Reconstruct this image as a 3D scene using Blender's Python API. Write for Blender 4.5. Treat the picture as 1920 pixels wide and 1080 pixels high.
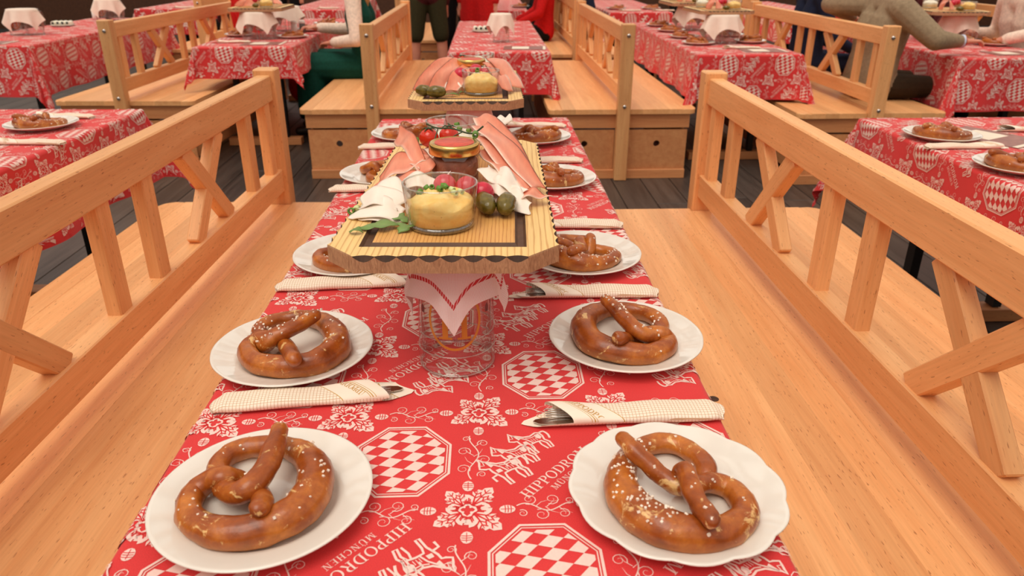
import bpy, bmesh, math, random
import numpy as np
from mathutils import Vector, Matrix, Euler
from mathutils.geometry import tessellate_polygon
from mathutils.bvhtree import BVHTree
from mathutils.noise import noise_vector

random.seed(7); np.random.seed(7)
for o in list(bpy.data.objects):
    bpy.data.objects.remove(o, do_unlink=True)
SC = bpy.context.scene
COL = SC.collection
PI = math.pi

# ------------------------------------------------------------------ camera
cam_data = bpy.data.cameras.new('camera')
cam_data.sensor_width = 36.0
cam_data.lens = 1388.0 / 1920.0 * 36.0
cam_data.clip_start = 0.02
cam_data.clip_end = 100
cam_data.dof.use_dof = True
cam_data.dof.focus_distance = 1.25
cam_data.dof.aperture_fstop = 7.0
cam = bpy.data.objects.new('camera', cam_data)
COL.objects.link(cam)
cam.location = (0, 0, 1.348)
cam.rotation_euler = (PI / 2 - 0.42489, 0, -0.03412)
SC.camera = cam

# ------------------------------------------------------------------ world, sun, exposure
world = bpy.data.worlds.new('tent_daylight')
SC.world = world
world.use_nodes = True
wn = world.node_tree
bg = wn.nodes['Background']
bg.inputs['Color'].default_value = (1.0, 0.93, 0.83, 1)
bg.inputs['Strength'].default_value = 0.90
sun_data = bpy.data.lights.new('sun', 'SUN')
sun_data.energy = 1.75
sun_data.angle = math.radians(40)
sun_data.color = (1.0, 0.93, 0.82)
sun = bpy.data.objects.new('sun', sun_data)
COL.objects.link(sun)
sun.location = (-2, -2, 6)
sun.rotation_euler = (math.radians(22), math.radians(-14), 0)
SC.view_settings.view_transform = 'Standard'
SC.view_settings.look = 'None'
SC.view_settings.exposure = 0.30
SC.view_settings.gamma = 1.0
SC.view_settings.use_curve_mapping = False

# ------------------------------------------------------------------ materials
def lin(r, g, b):
    f = lambda c: c / 12.92 if c <= 0.04045 else ((c + 0.055) / 1.055) ** 2.4
    return (f(r / 255), f(g / 255), f(b / 255), 1)

def new_mat(name):
    m = bpy.data.materials.new(name)
    m.use_nodes = True
    nt = m.node_tree
    return m, nt, nt.nodes['Principled BSDF']

def L(nt, a, b):
    nt.links.new(a, b)

def ramp(nt, fac, stops, interp='LINEAR'):
    r = nt.nodes.new('ShaderNodeValToRGB')
    r.color_ramp.interpolation = interp
    el = r.color_ramp.elements
    while len(el) < len(stops):
        el.new(0.5)
    for e, (p, c) in zip(el, stops):
        e.position = p
        e.color = c
    L(nt, fac, r.inputs['Fac'])
    return r

def mixc(nt, fac, a, b, mode='MIX'):
    m = nt.nodes.new('ShaderNodeMix')
    m.data_type = 'RGBA'
    m.blend_type = mode
    for sock, val in ((m.inputs[0], fac), (m.inputs[6], a), (m.inputs[7], b)):
        if isinstance(val, bpy.types.NodeSocket):
            L(nt, val, sock)
        else:
            sock.default_value = val
    return m.outputs[2]

def math_n(nt, op, a, b=0.0, c=None):
    m = nt.nodes.new('ShaderNodeMath')
    m.operation = op
    for i, v in enumerate((a, b) if c is None else (a, b, c)):
        if isinstance(v, bpy.types.NodeSocket):
            L(nt, v, m.inputs[i])
        else:
            m.inputs[i].default_value = v
    return m.outputs[0]

def coords(nt, kind='Object', scale=(1, 1, 1)):
    t = nt.nodes.new('ShaderNodeTexCoord')
    mp = nt.nodes.new('ShaderNodeMapping')
    mp.inputs['Scale'].default_value = scale
    L(nt, t.outputs[kind], mp.inputs['Vector'])
    return mp.outputs['Vector']

def noise(nt, vec, scale, detail=3, rough=0.5, dist=0.0):
    n = nt.nodes.new('ShaderNodeTexNoise')
    n.inputs['Scale'].default_value = scale
    n.inputs['Detail'].default_value = detail
    n.inputs['Roughness'].default_value = rough
    n.inputs['Distortion'].default_value = dist
    L(nt, vec, n.inputs['Vector'])
    return n.outputs['Fac']

def bump(nt, bs, h, strength=0.2, dist=0.002):
    b = nt.nodes.new('ShaderNodeBump')
    b.inputs['Strength'].default_value = strength
    b.inputs['Distance'].default_value = dist
    L(nt, h, b.inputs['Height'])
    L(nt, b.outputs['Normal'], bs.inputs['Normal'])

def simple(name, col, rough=0.5, var=0.12, scale=30.0, metal=0.0, spec=0.5, bmp=0.0, coat=0.0, sss=0.0):
    m, nt, bs = new_mat(name)
    v = coords(nt)
    n = noise(nt, v, scale, 4)
    c1 = tuple(max(0, x * (1 - var)) for x in col[:3]) + (1,)
    c2 = tuple(min(1, x * (1 + var)) for x in col[:3]) + (1,)
    r = ramp(nt, n, [(0.3, c1), (0.7, c2)])
    L(nt, r.outputs['Color'], bs.inputs['Base Color'])
    bs.inputs['Roughness'].default_value = rough
    bs.inputs['Metallic'].default_value = metal
    bs.inputs['Specular IOR Level'].default_value = spec
    if coat:
        bs.inputs['Coat Weight'].default_value = coat
        bs.inputs['Coat Roughness'].default_value = 0.08
    if sss:
        bs.inputs['Subsurface Weight'].default_value = sss
        bs.inputs['Subsurface Radius'].default_value = (0.01, 0.006, 0.004)
    if bmp:
        bump(nt, bs, n, bmp, 0.002)
    return m

def wood_mat(name, a, b, dark, rough=0.42, fleck=0.5, tone=0.16):
    """beech: fine lengthwise grain on local Y, short dark pores, each piece its own tone"""
    m, nt, bs = new_mat(name)
    oi = nt.nodes.new('ShaderNodeObjectInfo')
    tc = nt.nodes.new('ShaderNodeTexCoord')
    off = nt.nodes.new('ShaderNodeVectorMath'); off.operation = 'MULTIPLY_ADD'
    comb = nt.nodes.new('ShaderNodeCombineXYZ')
    for i in range(3):
        L(nt, oi.outputs['Random'], comb.inputs[i])
    L(nt, comb.outputs[0], off.inputs[0])
    off.inputs[1].default_value = (7.3, 11.7, 5.1)
    L(nt, tc.outputs['Object'], off.inputs[2])
    def mp(s):
        k = nt.nodes.new('ShaderNodeMapping')
        k.inputs['Scale'].default_value = s
        L(nt, off.outputs[0], k.inputs['Vector'])
        return k.outputs['Vector']
    g1 = noise(nt, mp((26, 1.6, 26)), 1.0, 5, 0.6, 0.6)
    g2 = noise(nt, mp((220, 9, 220)), 1.0, 2, 0.5)
    fl = noise(nt, mp((330, 46, 330)), 1.0, 1, 0.5)
    base = ramp(nt, g1, [(0.25, a), (0.75, b)]).outputs['Color']
    fine = ramp(nt, g2, [(0.3, (0.93, 0.915, 0.90, 1)), (0.65, (1.04, 1.04, 1.04, 1))]).outputs['Color']
    c = mixc(nt, 0.8, base, fine, 'MULTIPLY')
    fm = ramp(nt, fl, [(0.68, (0, 0, 0, 1)), (0.75, (fleck, fleck, fleck, 1))]).outputs['Color']
    c = mixc(nt, fm, c, dark)
    tn = nt.nodes.new('ShaderNodeMapRange')
    tn.inputs['To Min'].default_value = 1.0 - tone
    tn.inputs['To Max'].default_value = 1.0 + tone * 0.5
    L(nt, oi.outputs['Random'], tn.inputs['Value'])
    hs = nt.nodes.new('ShaderNodeHueSaturation')
    L(nt, tn.outputs['Result'], hs.inputs['Value'])
    L(nt, c, hs.inputs['Color'])
    L(nt, hs.outputs['Color'], bs.inputs['Base Color'])
    bs.inputs['Roughness'].default_value = rough
    bs.inputs['Specular IOR Level'].default_value = 0.35
    bump(nt, bs, g2, 0.10, 0.001)
    return m

M = {}
M['beech'] = wood_mat('beech_wood', lin(228, 160, 102), lin(246, 190, 131), lin(160, 94, 52), tone=0.15, fleck=0.7)
M['beech_dark'] = wood_mat('beech_plywood', lin(204, 132, 84), lin(226, 162, 108), lin(140, 82, 46), rough=0.5)
M['floor_plank'] = wood_mat('trodden_dark_floorboard', lin(50, 42, 38), lin(88, 76, 69), lin(30, 25, 22), rough=0.4, tone=0.35)
M['floor_base'] = simple('dark_subfloor', lin(32, 27, 25), 0.8)
M['wall'] = wood_mat('dark_wall_board', lin(70, 44, 30), lin(98, 62, 42), lin(40, 24, 16), rough=0.6)
M['steel_black'] = simple('black_painted_steel', lin(22, 20, 20), 0.45)
M['chrome'] = simple('bright_steel', lin(205, 200, 195), 0.22, 0.05, metal=1.0)
M['cutlery'] = simple('polished_cutlery_steel', lin(190, 184, 178), 0.12, 0.05, metal=1.0)
M['porcelain'] = simple('white_glazed_porcelain', lin(232, 226, 216), 0.10, 0.015, spec=0.6, coat=0.4)
M['red'] = None

def cloth_red(name, c):
    m, nt, bs = new_mat(name)
    uvc = coords(nt, 'UV', (1, 1, 1))
    n = noise(nt, uvc, 7.0, 4)
    weave = noise(nt, coords(nt, 'UV', (900, 900, 1)), 1.0, 1)
    r = ramp(nt, n, [(0.25, tuple(x * 0.93 for x in c[:3]) + (1,)), (0.75, tuple(min(1, x * 1.05) for x in c[:3]) + (1,))])
    w = ramp(nt, weave, [(0.3, (0.86, 0.86, 0.86, 1)), (0.7, (1.08, 1.08, 1.08, 1))])
    L(nt, mixc(nt, 1.0, r.outputs['Color'], w.outputs['Color'], 'MULTIPLY'), bs.inputs['Base Color'])
    bs.inputs['Roughness'].default_value = 0.75
    bs.inputs['Specular IOR Level'].default_value = 0.25
    bs.inputs['Sheen Weight'].default_value = 0.15
    bump(nt, bs, noise(nt, uvc, 16.0, 3), 0.22, 0.004)
    return m
M['red'] = cloth_red('red_damask', lin(220, 56, 57))
M['print'] = simple('woven_white_thread', lin(240, 208, 198), 0.8, 0.04, 300, spec=0.2)
M['vein'] = simple('woven_red_thread', lin(215, 52, 54), 0.8, 0.04, 200, spec=0.2)

def glass_mat(name, tint=(0.985, 0.988, 0.98), gl=0.95, floor=0.055):
    """thin-walled clear glass: mostly see-through, mirror-like at grazing angles"""
    m = bpy.data.materials.new(name)
    m.use_nodes = True
    nt = m.node_tree
    nt.nodes.clear()
    out = nt.nodes.new('ShaderNodeOutputMaterial')
    tr = nt.nodes.new('ShaderNodeBsdfTransparent')
    v = coords(nt)
    n = noise(nt, v, 12.0, 2)
    lw = nt.nodes.new('ShaderNodeLayerWeight'); lw.inputs['Blend'].default_value = 0.5
    t2 = ramp(nt, lw.outputs['Facing'], [(0.55, tint + (1,)), (0.98, tuple(x * 0.84 for x in tint) + (1,))])
    L(nt, t2.outputs['Color'], tr.inputs['Color'])
    g = nt.nodes.new('ShaderNodeBsdfGlossy')
    g.inputs['Color'].default_value = (gl, gl, gl, 1)
    g.inputs['Roughness'].default_value = 0.03
    bp = nt.nodes.new('ShaderNodeBump'); bp.inputs['Strength'].default_value = 0.3; bp.inputs['Distance'].default_value = 0.003
    L(nt, n, bp.inputs['Height']); L(nt, bp.outputs['Normal'], g.inputs['Normal'])
    fr = math_n(nt, 'MULTIPLY_ADD', math_n(nt, 'POWER', lw.outputs['Facing'], 4.0), 0.85, floor)
    mx = nt.nodes.new('ShaderNodeMixShader')
    L(nt, fr, mx.inputs[0]); L(nt, tr.outputs[0], mx.inputs[1]); L(nt, g.outputs[0], mx.inputs[2])
    L(nt, mx.outputs[0], out.inputs['Surface'])
    return m
M['glass'] = glass_mat('clear_glass')
M['glass_edge'] = glass_mat('thick_glass_edge', (0.90, 0.93, 0.90), floor=0.22)

def pretzel_mat():
    m, nt, bs = new_mat('lye_baked_crust')
    oi = nt.nodes.new('ShaderNodeObjectInfo')
    v = coords(nt)
    add = nt.nodes.new('ShaderNodeVectorMath'); add.operation = 'ADD'
    cb = nt.nodes.new('ShaderNodeCombineXYZ')
    L(nt, oi.outputs['Random'], cb.inputs[0]); L(nt, oi.outputs['Random'], cb.inputs[2])
    L(nt, v, add.inputs[0]); L(nt, cb.outputs[0], add.inputs[1])
    n1 = noise(nt, add.outputs[0], 22, 5, 0.6)
    n2 = noise(nt, add.outputs[0], 26, 5, 0.7, 1.2)
    n3 = noise(nt, add.outputs[0], 180, 3, 0.6)
    c = ramp(nt, n1, [(0.25, lin(112, 46, 12)), (0.48, lin(160, 78, 22)), (0.75, lin(212, 128, 46))]).outputs['Color']
    spz = nt.nodes.new('ShaderNodeSeparateXYZ'); L(nt, v, spz.inputs[0])
    low = nt.nodes.new('ShaderNodeMapRange'); low.inputs['From Min'].default_value = 0.018; low.inputs['From Max'].default_value = 0.002; low.inputs['To Max'].default_value = 0.6
    L(nt, math_n(nt, 'ADD', spz.outputs[2], math_n(nt, 'MULTIPLY', math_n(nt, 'SUBTRACT', n1, 0.5), 0.02)), low.inputs['Value'])
    c = mixc(nt, low.outputs['Result'], c, lin(212, 140, 66))
    crack = ramp(nt, n2, [(0.60, (0, 0, 0, 1)), (0.655, (0.85, 0.85, 0.85, 1))]).outputs['Color']
    c = mixc(nt, crack, c, lin(236, 194, 128))
    fine = ramp(nt, n3, [(0.3, (0.85, 0.85, 0.85, 1)), (0.7, (1.1, 1.1, 1.1, 1))]).outputs['Color']
    c = mixc(nt, 0.8, c, fine, 'MULTIPLY')
    L(nt, c, bs.inputs['Base Color'])
    bs.inputs['Roughness'].default_value = 0.34
    bs.inputs['Coat Weight'].default_value = 0.18
    bs.inputs['Coat Roughness'].default_value = 0.2
    bs.inputs['Specular IOR Level'].default_value = 0.45
    bump(nt, bs, n2, 0.35, 0.003)
    return m
M['pretzel'] = pretzel_mat()
M['crumb'] = simple('pale_split_crust', lin(238, 200, 140), 0.6, 0.12, 60, bmp=0.3)
M['salt'] = simple('coarse_salt', lin(242, 226, 208), 0.5, 0.05, 200)

def napkin_mat():
    """white paper with a fine beige check; a plain band with gold rules near the open end (UV in metres)"""
    m, nt, bs = new_mat('checked_paper_napkin')
    uv = nt.nodes.new('ShaderNodeTexCoord')
    sp = nt.nodes.new('ShaderNodeSeparateXYZ'); L(nt, uv.outputs['UV'], sp.inputs[0])
    x, y = sp.outputs[0], sp.outputs[1]
    def line(s, pitch, w):
        f = math_n(nt, 'FRACT', math_n(nt, 'DIVIDE', s, pitch))
        return math_n(nt, 'LESS_THAN', f, w)
    g = math_n(nt, 'MAXIMUM', line(x, 0.0048, 0.16), line(y, 0.0048, 0.16))
    b = math_n(nt, 'ADD', x, math_n(nt, 'MULTIPLY', y, 0.9))
    def band(lo, hi):
        return math_n(nt, 'MULTIPLY', math_n(nt, 'GREATER_THAN', b, lo), math_n(nt, 'LESS_THAN', b, hi))
    plain = band(-1.0, 0.098)
    rules = math_n(nt, 'MAXIMUM', math_n(nt, 'MAXIMUM', band(0.097, 0.0985), band(0.0545, 0.0562)), math_n(nt, 'MAXIMUM', band(0.0585, 0.0595), band(0.0505, 0.0515)))
    white = lin(246, 230, 212)
    c = mixc(nt, math_n(nt, 'MULTIPLY', g, math_n(nt, 'SUBTRACT', 1.0, plain)), white, lin(206, 168, 132))
    c = mixc(nt, rules, c, lin(196, 152, 70))
    L(nt, c, bs.inputs['Base Color'])
    bs.inputs['Roughness'].default_value = 0.85
    bs.inputs['Specular IOR Level'].default_value = 0.2
    bump(nt, bs, noise(nt, coords(nt), 60, 3), 0.25, 0.002)
    return m
M['napkin'] = napkin_mat()
M['gold_ink'] = simple('gold_ink', lin(198, 152, 72), 0.5, 0.05)

def border_napkin_mat():
    m, nt, bs = new_mat('white_napkin_red_border')
    tcn = nt.nodes.new('ShaderNodeTexCoord')
    sp = nt.nodes.new('ShaderNodeSeparateXYZ'); L(nt, tcn.outputs['UV'], sp.inputs[0])
    x, y = sp.outputs[0], sp.outputs[1]
    dx = math_n(nt, 'SUBTRACT', 0.5, math_n(nt, 'ABSOLUTE', math_n(nt, 'SUBTRACT', x, 0.5)))
    dy = math_n(nt, 'SUBTRACT', 0.5, math_n(nt, 'ABSOLUTE', math_n(nt, 'SUBTRACT', y, 0.5)))
    d = math_n(nt, 'MINIMUM', dx, dy)
    line = math_n(nt, 'MULTIPLY', math_n(nt, 'GREATER_THAN', d, 0.112), math_n(nt, 'LESS_THAN', d, 0.136))
    s = math_n(nt, 'ADD', x, y)
    st = math_n(nt, 'LESS_THAN', math_n(nt, 'FRACT', math_n(nt, 'MULTIPLY', s, 62.0)), 0.30)
    tw = math_n(nt, 'LESS_THAN', math_n(nt, 'FRACT', math_n(nt, 'MULTIPLY', math_n(nt, 'ADD', x, math_n(nt, 'MULTIPLY', y, 0.4)), 40.0)), 0.8)
    c = mixc(nt, math_n(nt, 'MULTIPLY', st, 0.55), lin(244, 226, 222), lin(226, 140, 146))
    c = mixc(nt, math_n(nt, 'MULTIPLY', line, tw), c, lin(205, 52, 56))
    L(nt, c, bs.inputs['Base Color'])
    bs.inputs['Roughness'].default_value = 0.85
    return m
M['napkin_border'] = border_napkin_mat()
M['napkin_white'] = simple('white_paper', lin(242, 224, 208), 0.85, 0.03, 40, spec=0.2)

def board_mat(name, a, b, freq):
    m, nt, bs = new_mat(name)
    v = coords(nt, 'Object', (1, 0.05, 1))
    w = nt.nodes.new('ShaderNodeTexWave')
    w.wave_type = 'BANDS'; w.bands_direction = 'X'; w.wave_profile = 'SAW'
    w.inputs['Scale'].default_value = freq
    w.inputs['Distortion'].default_value = 2.2
    w.inputs['Detail'].default_value = 2
    w.inputs['Detail Scale'].default_value = 6.0
    L(nt, v, w.inputs['Vector'])
    n = noise(nt, coords(nt, 'Object', (160, 6, 160)), 1.0, 3)
    c = ramp(nt, w.outputs['Fac'], [(0.0, b), (0.62, b), (0.86, a), (1.0, b)]).outputs['Color']
    f = ramp(nt, n, [(0.3, (0.86, 0.84, 0.8, 1)), (0.7, (1.05, 1.05, 1.05, 1))]).outputs['Color']
    L(nt, mixc(nt, 0.7, c, f, 'MULTIPLY'), bs.inputs['Base Color'])
    bs.inputs['Roughness'].default_value = 0.45
    bump(nt, bs, w.outputs['Fac'], 0.06, 0.001)
    return m
M['board_rim'] = board_mat('larch_board_rim', lin(206, 152, 86), lin(242, 204, 136), 34)
M['board_top'] = board_mat('larch_board_centre', lin(190, 124, 62), lin(228, 172, 100), 56)
def endgrain():
    m, nt, bs = new_mat('sawn_board_edge')
    v = coords(nt, 'Object', (300, 300, 60))
    n = noise(nt, v, 1.0, 3, 0.6, 1.5)
    L(nt, ramp(nt, n, [(0.25, lin(150, 104, 74)), (0.7, lin(204, 158, 118))]).outputs['Color'], bs.inputs['Base Color'])
    bs.inputs['Roughness'].default_value = 0.7
    bump(nt, bs, n, 0.3, 0.002)
    return m
M['board_side'] = endgrain()
M['burnt'] = simple('scorched_wood', lin(70, 46, 32), 0.7, 0.3, 80)
M['groove'] = simple('scorched_groove', lin(92, 60, 40), 0.6, 0.2, 60)

def spread_mat(name, a, b, speck):
    m, nt, bs = new_mat(name)
    v = coords(nt)
    n = noise(nt, v, 60, 4)
    s = noise(nt, v, 230, 1)
    c = ramp(nt, n, [(0.3, a), (0.7, b)]).outputs['Color']
    k = ramp(nt, s, [(0.74, (0, 0, 0, 1)), (0.78, (0.8, 0.8, 0.8, 1))]).outputs['Color']
    L(nt, mixc(nt, k, c, speck), bs.inputs['Base Color'])
    bs.inputs['Roughness'].default_value = 0.5
    bs.inputs['Subsurface Weight'].default_value = 0.15
    bs.inputs['Subsurface Radius'].default_value = (0.01, 0.006, 0.003)
    bump(nt, bs, n, 0.4, 0.004)
    return m
M['spread'] = spread_mat('orange_cheese_spread', lin(250, 196, 104), lin(255, 222, 144), lin(176, 112, 54))
M['cream'] = spread_mat('white_cream_cheese', lin(238, 232, 210), lin(250, 246, 230), lin(220, 210, 180))
M['liver'] = spread_mat('potted_meat', lin(120, 66, 46), lin(160, 92, 66), lin(90, 50, 36))

def ham_mat():
    """UV.y across the slice: dark smoked rim, thin fat line, pink lean, pale fat edge"""
    m, nt, bs = new_mat('smoked_ham')
    tcn = nt.nodes.new('ShaderNodeTexCoord')
    sp = nt.nodes.new('ShaderNodeSeparateXYZ'); L(nt, tcn.outputs['UV'], sp.inputs[0])
    n = noise(nt, coords(nt), 45, 4)
    vv = math_n(nt, 'ADD', sp.outputs[1], math_n(nt, 'MULTIPLY', math_n(nt, 'SUBTRACT', n, 0.5), 0.10))
    c = ramp(nt, vv, [(0.0, lin(126, 62, 36)), (0.03, lin(176, 92, 62)), (0.08, lin(224, 124, 92)), (0.45, lin(236, 154, 124)), (0.80, lin(230, 144, 118)), (0.93, lin(238, 178, 154)), (1.0, lin(246, 220, 204))]).outputs['Color']
    n2 = noise(nt, coords(nt, 'Object', (120, 20, 60)), 1.0, 2)
    L(nt, mixc(nt, 0.6, c, ramp(nt, n2, [(0.3, (0.88, 0.82, 0.8, 1)), (0.7, (1.08, 1.06, 1.05, 1))]).outputs['Color'], 'MULTIPLY'), bs.inputs['Base Color'])
    bs.inputs['Roughness'].default_value = 0.38
    bs.inputs['Subsurface Weight'].default_value = 0.1
    bs.inputs['Subsurface Radius'].default_value = (0.008, 0.003, 0.002)
    return m
M['ham'] = ham_mat()
M['radish_sheet'] = simple('sliced_white_radish', lin(248, 234, 220), 0.35, 0.04, 40, sss=0.2)
M['radish'] = simple('red_radish_skin', lin(206, 36, 62), 0.25, 0.15, 60)
M['radish_white'] = simple('radish_root', lin(240, 214, 208), 0.4, 0.05)
M['pickle'] = simple('gherkin_skin', lin(100, 86, 30), 0.2, 0.5, 70, bmp=0.5)
M['tomato'] = simple('tomato_skin', lin(214, 52, 30), 0.15, 0.1, 20)
M['stem'] = simple('green_vine_stem', lin(58, 74, 36), 0.5, 0.2)
M['leaf'] = simple('rocket_leaf', lin(112, 142, 74), 0.45, 0.2, 60)
M['chive'] = simple('chive_green', lin(98, 140, 50), 0.4, 0.2, 60)
M['chive_pale'] = simple('spring_onion_white', lin(214, 224, 160), 0.4, 0.1, 60)
M['gold'] = simple('gold_lid_metal', lin(226, 188, 112), 0.25, 0.06, metal=1.0)
M['lid_red'] = simple('red_lid_print', lin(212, 84, 66), 0.4, 0.2, 90)
M['menu'] = simple('brown_printed_card', lin(150, 96, 88), 0.35, 0.25, 40)
M['menu_white'] = simple('cream_card', lin(240, 226, 206), 0.5, 0.04)
M['olive'] = simple('black_olive', lin(30, 24, 22), 0.25, 0.2)
M['salt_white'] = simple('white_shaker', lin(232, 222, 214), 0.4, 0.04)
M['pepper_grey'] = simple('pepper_fill', lin(90, 76, 70), 0.6, 0.2)
M['skin'] = simple('skin', lin(214, 142, 116), 0.5, 0.06, 20, sss=0.08)
M['ink_dark'] = simple('dark_red_ink', lin(120, 60, 60), 0.5, 0.1)
M['logo_gold'] = simple('amber_glass_print', lin(206, 132, 48), 0.4, 0.06)
def fabric(name, col, rough=0.85, s=55):
    return simple(name, col, rough, 0.14, s, spec=0.2, bmp=0.3)
M['jacket'] = fabric('taupe_wool', lin(152, 132, 106))
M['green'] = fabric('dark_green_dress', lin(12, 68, 56))
M['blouse'] = fabric('cream_blouse', lin(240, 218, 200))
M['leder'] = fabric('brown_suede', lin(54, 40, 26))
M['leder_green'] = fabric('dark_moss_suede', lin(58, 54, 32))
M['black'] = fabric('black_cloth', lin(20, 17, 17))
M['reddress'] = fabric('red_dress', lin(200, 26, 26))
M['navy'] = fabric('navy_denim', lin(28, 34, 56))
M['wine'] = fabric('dark_wine_cloth', lin(72, 24, 26))
M['shirt_blue'] = fabric('pale_shirt', lin(200, 206, 224))
M['hair_brown'] = simple('brown_hair', lin(70, 46, 30), 0.5, 0.3, 90)
M['hair_blond'] = simple('blond_hair', lin(200, 160, 104), 0.5, 0.2, 90)
M['shoe'] = simple('dark_leather_shoe', lin(40, 28, 22), 0.4, 0.2)
M['stone'] = M['salt_white']

# ------------------------------------------------------------------ mesh helpers
def set_props(o, label=None, cat=None, group=None, kind=None):
    if label: o['label'] = label
    if cat: o['category'] = cat
    if group: o['group'] = group
    if kind: o['kind'] = kind
    return o

def thing(name, label, cat, loc=(0, 0, 0), rotz=0.0, group=None):
    o = bpy.data.objects.new(name, None)
    o.empty_display_size = 0.05
    COL.objects.link(o)
    o.location = loc
    o.rotation_euler = (0, 0, rotz)
    return set_props(o, label, cat, group)

def link(name, me, parent=None, loc=(0, 0, 0), rot=(0, 0, 0)):
    o = bpy.data.objects.new(name, me)
    COL.objects.link(o)
    if parent is not None: o.parent = parent
    o.location = loc
    o.rotation_euler = rot
    return o

class MB:
    def __init__(s):
        s.v = []; s.f = []; s.m = []; s.uv = None; s.n = 0
    def add(s, verts, faces, mat=0):
        b = s.n
        s.v.extend([tuple(map(float, p)) for p in verts]); s.n += len(verts)
        for f in faces:
            s.f.append(tuple(i + b for i in f)); s.m.append(mat)
        return s
    def grid(s, P, mat=0, closed_u=False, closed_v=False):
        """P[i][j] points"""
        P = np.asarray(P, float); a, b = P.shape[:2]
        F = []
        for i in range(a if closed_u else a - 1):
            for j in range(b if closed_v else b - 1):
                i2, j2 = (i + 1) % a, (j + 1) % b
                F.append((i * b + j, i2 * b + j, i2 * b + j2, i * b + j2))
        return s.add(P.reshape(-1, 3), F, mat)
    def box(s, c, d, mat=0, rot=None):
        x, y, z = (k / 2 for k in d)
        V = [Vector((sx * x, sy * y, sz * z)) for sx in (-1, 1) for sy in (-1, 1) for sz in (-1, 1)]
        if rot is not None: V = [rot @ p for p in V]
        V = [p + Vector(c) for p in V]
        return s.add(V, [(0, 1, 3, 2), (4, 6, 7, 5), (0, 4, 5, 1), (2, 3, 7, 6), (0, 2, 6, 4), (1, 5, 7, 3)], mat)
    def lathe(s, prof, n=32, mat=0, c=(0, 0, 0), wob=None):
        P = []
        for (r, z) in prof:
            row = []
            for k in range(n):
                a = 2 * PI * k / n
                rr = r * (wob(a, r, z) if wob else 1.0)
                row.append((c[0] + rr * math.cos(a), c[1] + rr * math.sin(a), c[2] + z))
            P.append(row)
        return s.grid(P, mat, closed_v=True)
    def tube(s, pts, rad, n=10, mat=0, caps=True, sx=1.0, sz=1.0):
        pts = [Vector(p) for p in pts]
        if not hasattr(rad, '__len__'): rad = [rad] * len(pts)
        T = []
        for i in range(len(pts)):
            a = pts[max(0, i - 1)]; b = pts[min(len(pts) - 1, i + 1)]
            t = (b - a); T.append(t.normalized() if t.length > 1e-9 else Vector((0, 0, 1)))
        up = Vector((0, 0, 1)) if abs(T[0].z) < 0.9 else Vector((1, 0, 0))
        nrm = (up - T[0] * up.dot(T[0])).normalized()
        P = []
        for i, p in enumerate(pts):
            nrm = (nrm - T[i] * nrm.dot(T[i]))
            nrm = nrm.normalized() if nrm.length > 1e-9 else Vector((1, 0, 0))
            bi = T[i].cross(nrm)
            P.append([p + (nrm * math.cos(2 * PI * k / n) * sz + bi * math.sin(2 * PI * k / n) * sx) * rad[i] for k in range(n)])
        base = s.n
        s.grid([[tuple(q) for q in r] for r in P], mat, closed_v=True)
        if caps:
            s.f.append(tuple(base + k for k in range(n))); s.m.append(mat)
            e = base + (len(pts) - 1) * n
            s.f.append(tuple(e + k for k in reversed(range(n)))); s.m.append(mat)
        return s
    def sphere(s, c, r, nu=12, nv=8, mat=0, sc=(1, 1, 1), rot=None):
        P = []
        for i in range(nv + 1):
            t = PI * i / nv
            row = []
            for k in range(nu):
                a = 2 * PI * k / nu
                p = Vector((math.sin(t) * math.cos(a) * r * sc[0], math.sin(t) * math.sin(a) * r * sc[1], math.cos(t) * r * sc[2]))
                if rot is not None: p = rot @ p
                row.append(tuple(p + Vector(c)))
            P.append(row)
        return s.grid(P, mat, closed_v=True)
    def mesh(s, name, mats, smooth=True, fix=True):
        me = bpy.data.meshes.new(name)
        me.from_pydata(s.v, [], s.f)
        for m in mats: me.materials.append(M[m] if isinstance(m, str) else m)
        if len(mats) > 1: me.polygons.foreach_set('material_index', s.m)
        if fix:
            bm = bmesh.new(); bm.from_mesh(me)
            bmesh.ops.remove_doubles(bm, verts=bm.verts, dist=1e-6)
            bmesh.ops.recalc_face_normals(bm, faces=bm.faces)
            bm.to_mesh(me); bm.free()
        if smooth:
            me.polygons.foreach_set('use_smooth', [True] * len(me.polygons))
            if smooth == 'auto':
                me.set_sharp_from_angle(angle=math.radians(40))
        me.update()
        return me
    def build(s, name, mats, parent=None, loc=(0, 0, 0), rot=(0, 0, 0), smooth=True, fix=True):
        return link(name, s.mesh(name, mats, smooth, fix), parent, loc, rot)

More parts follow.
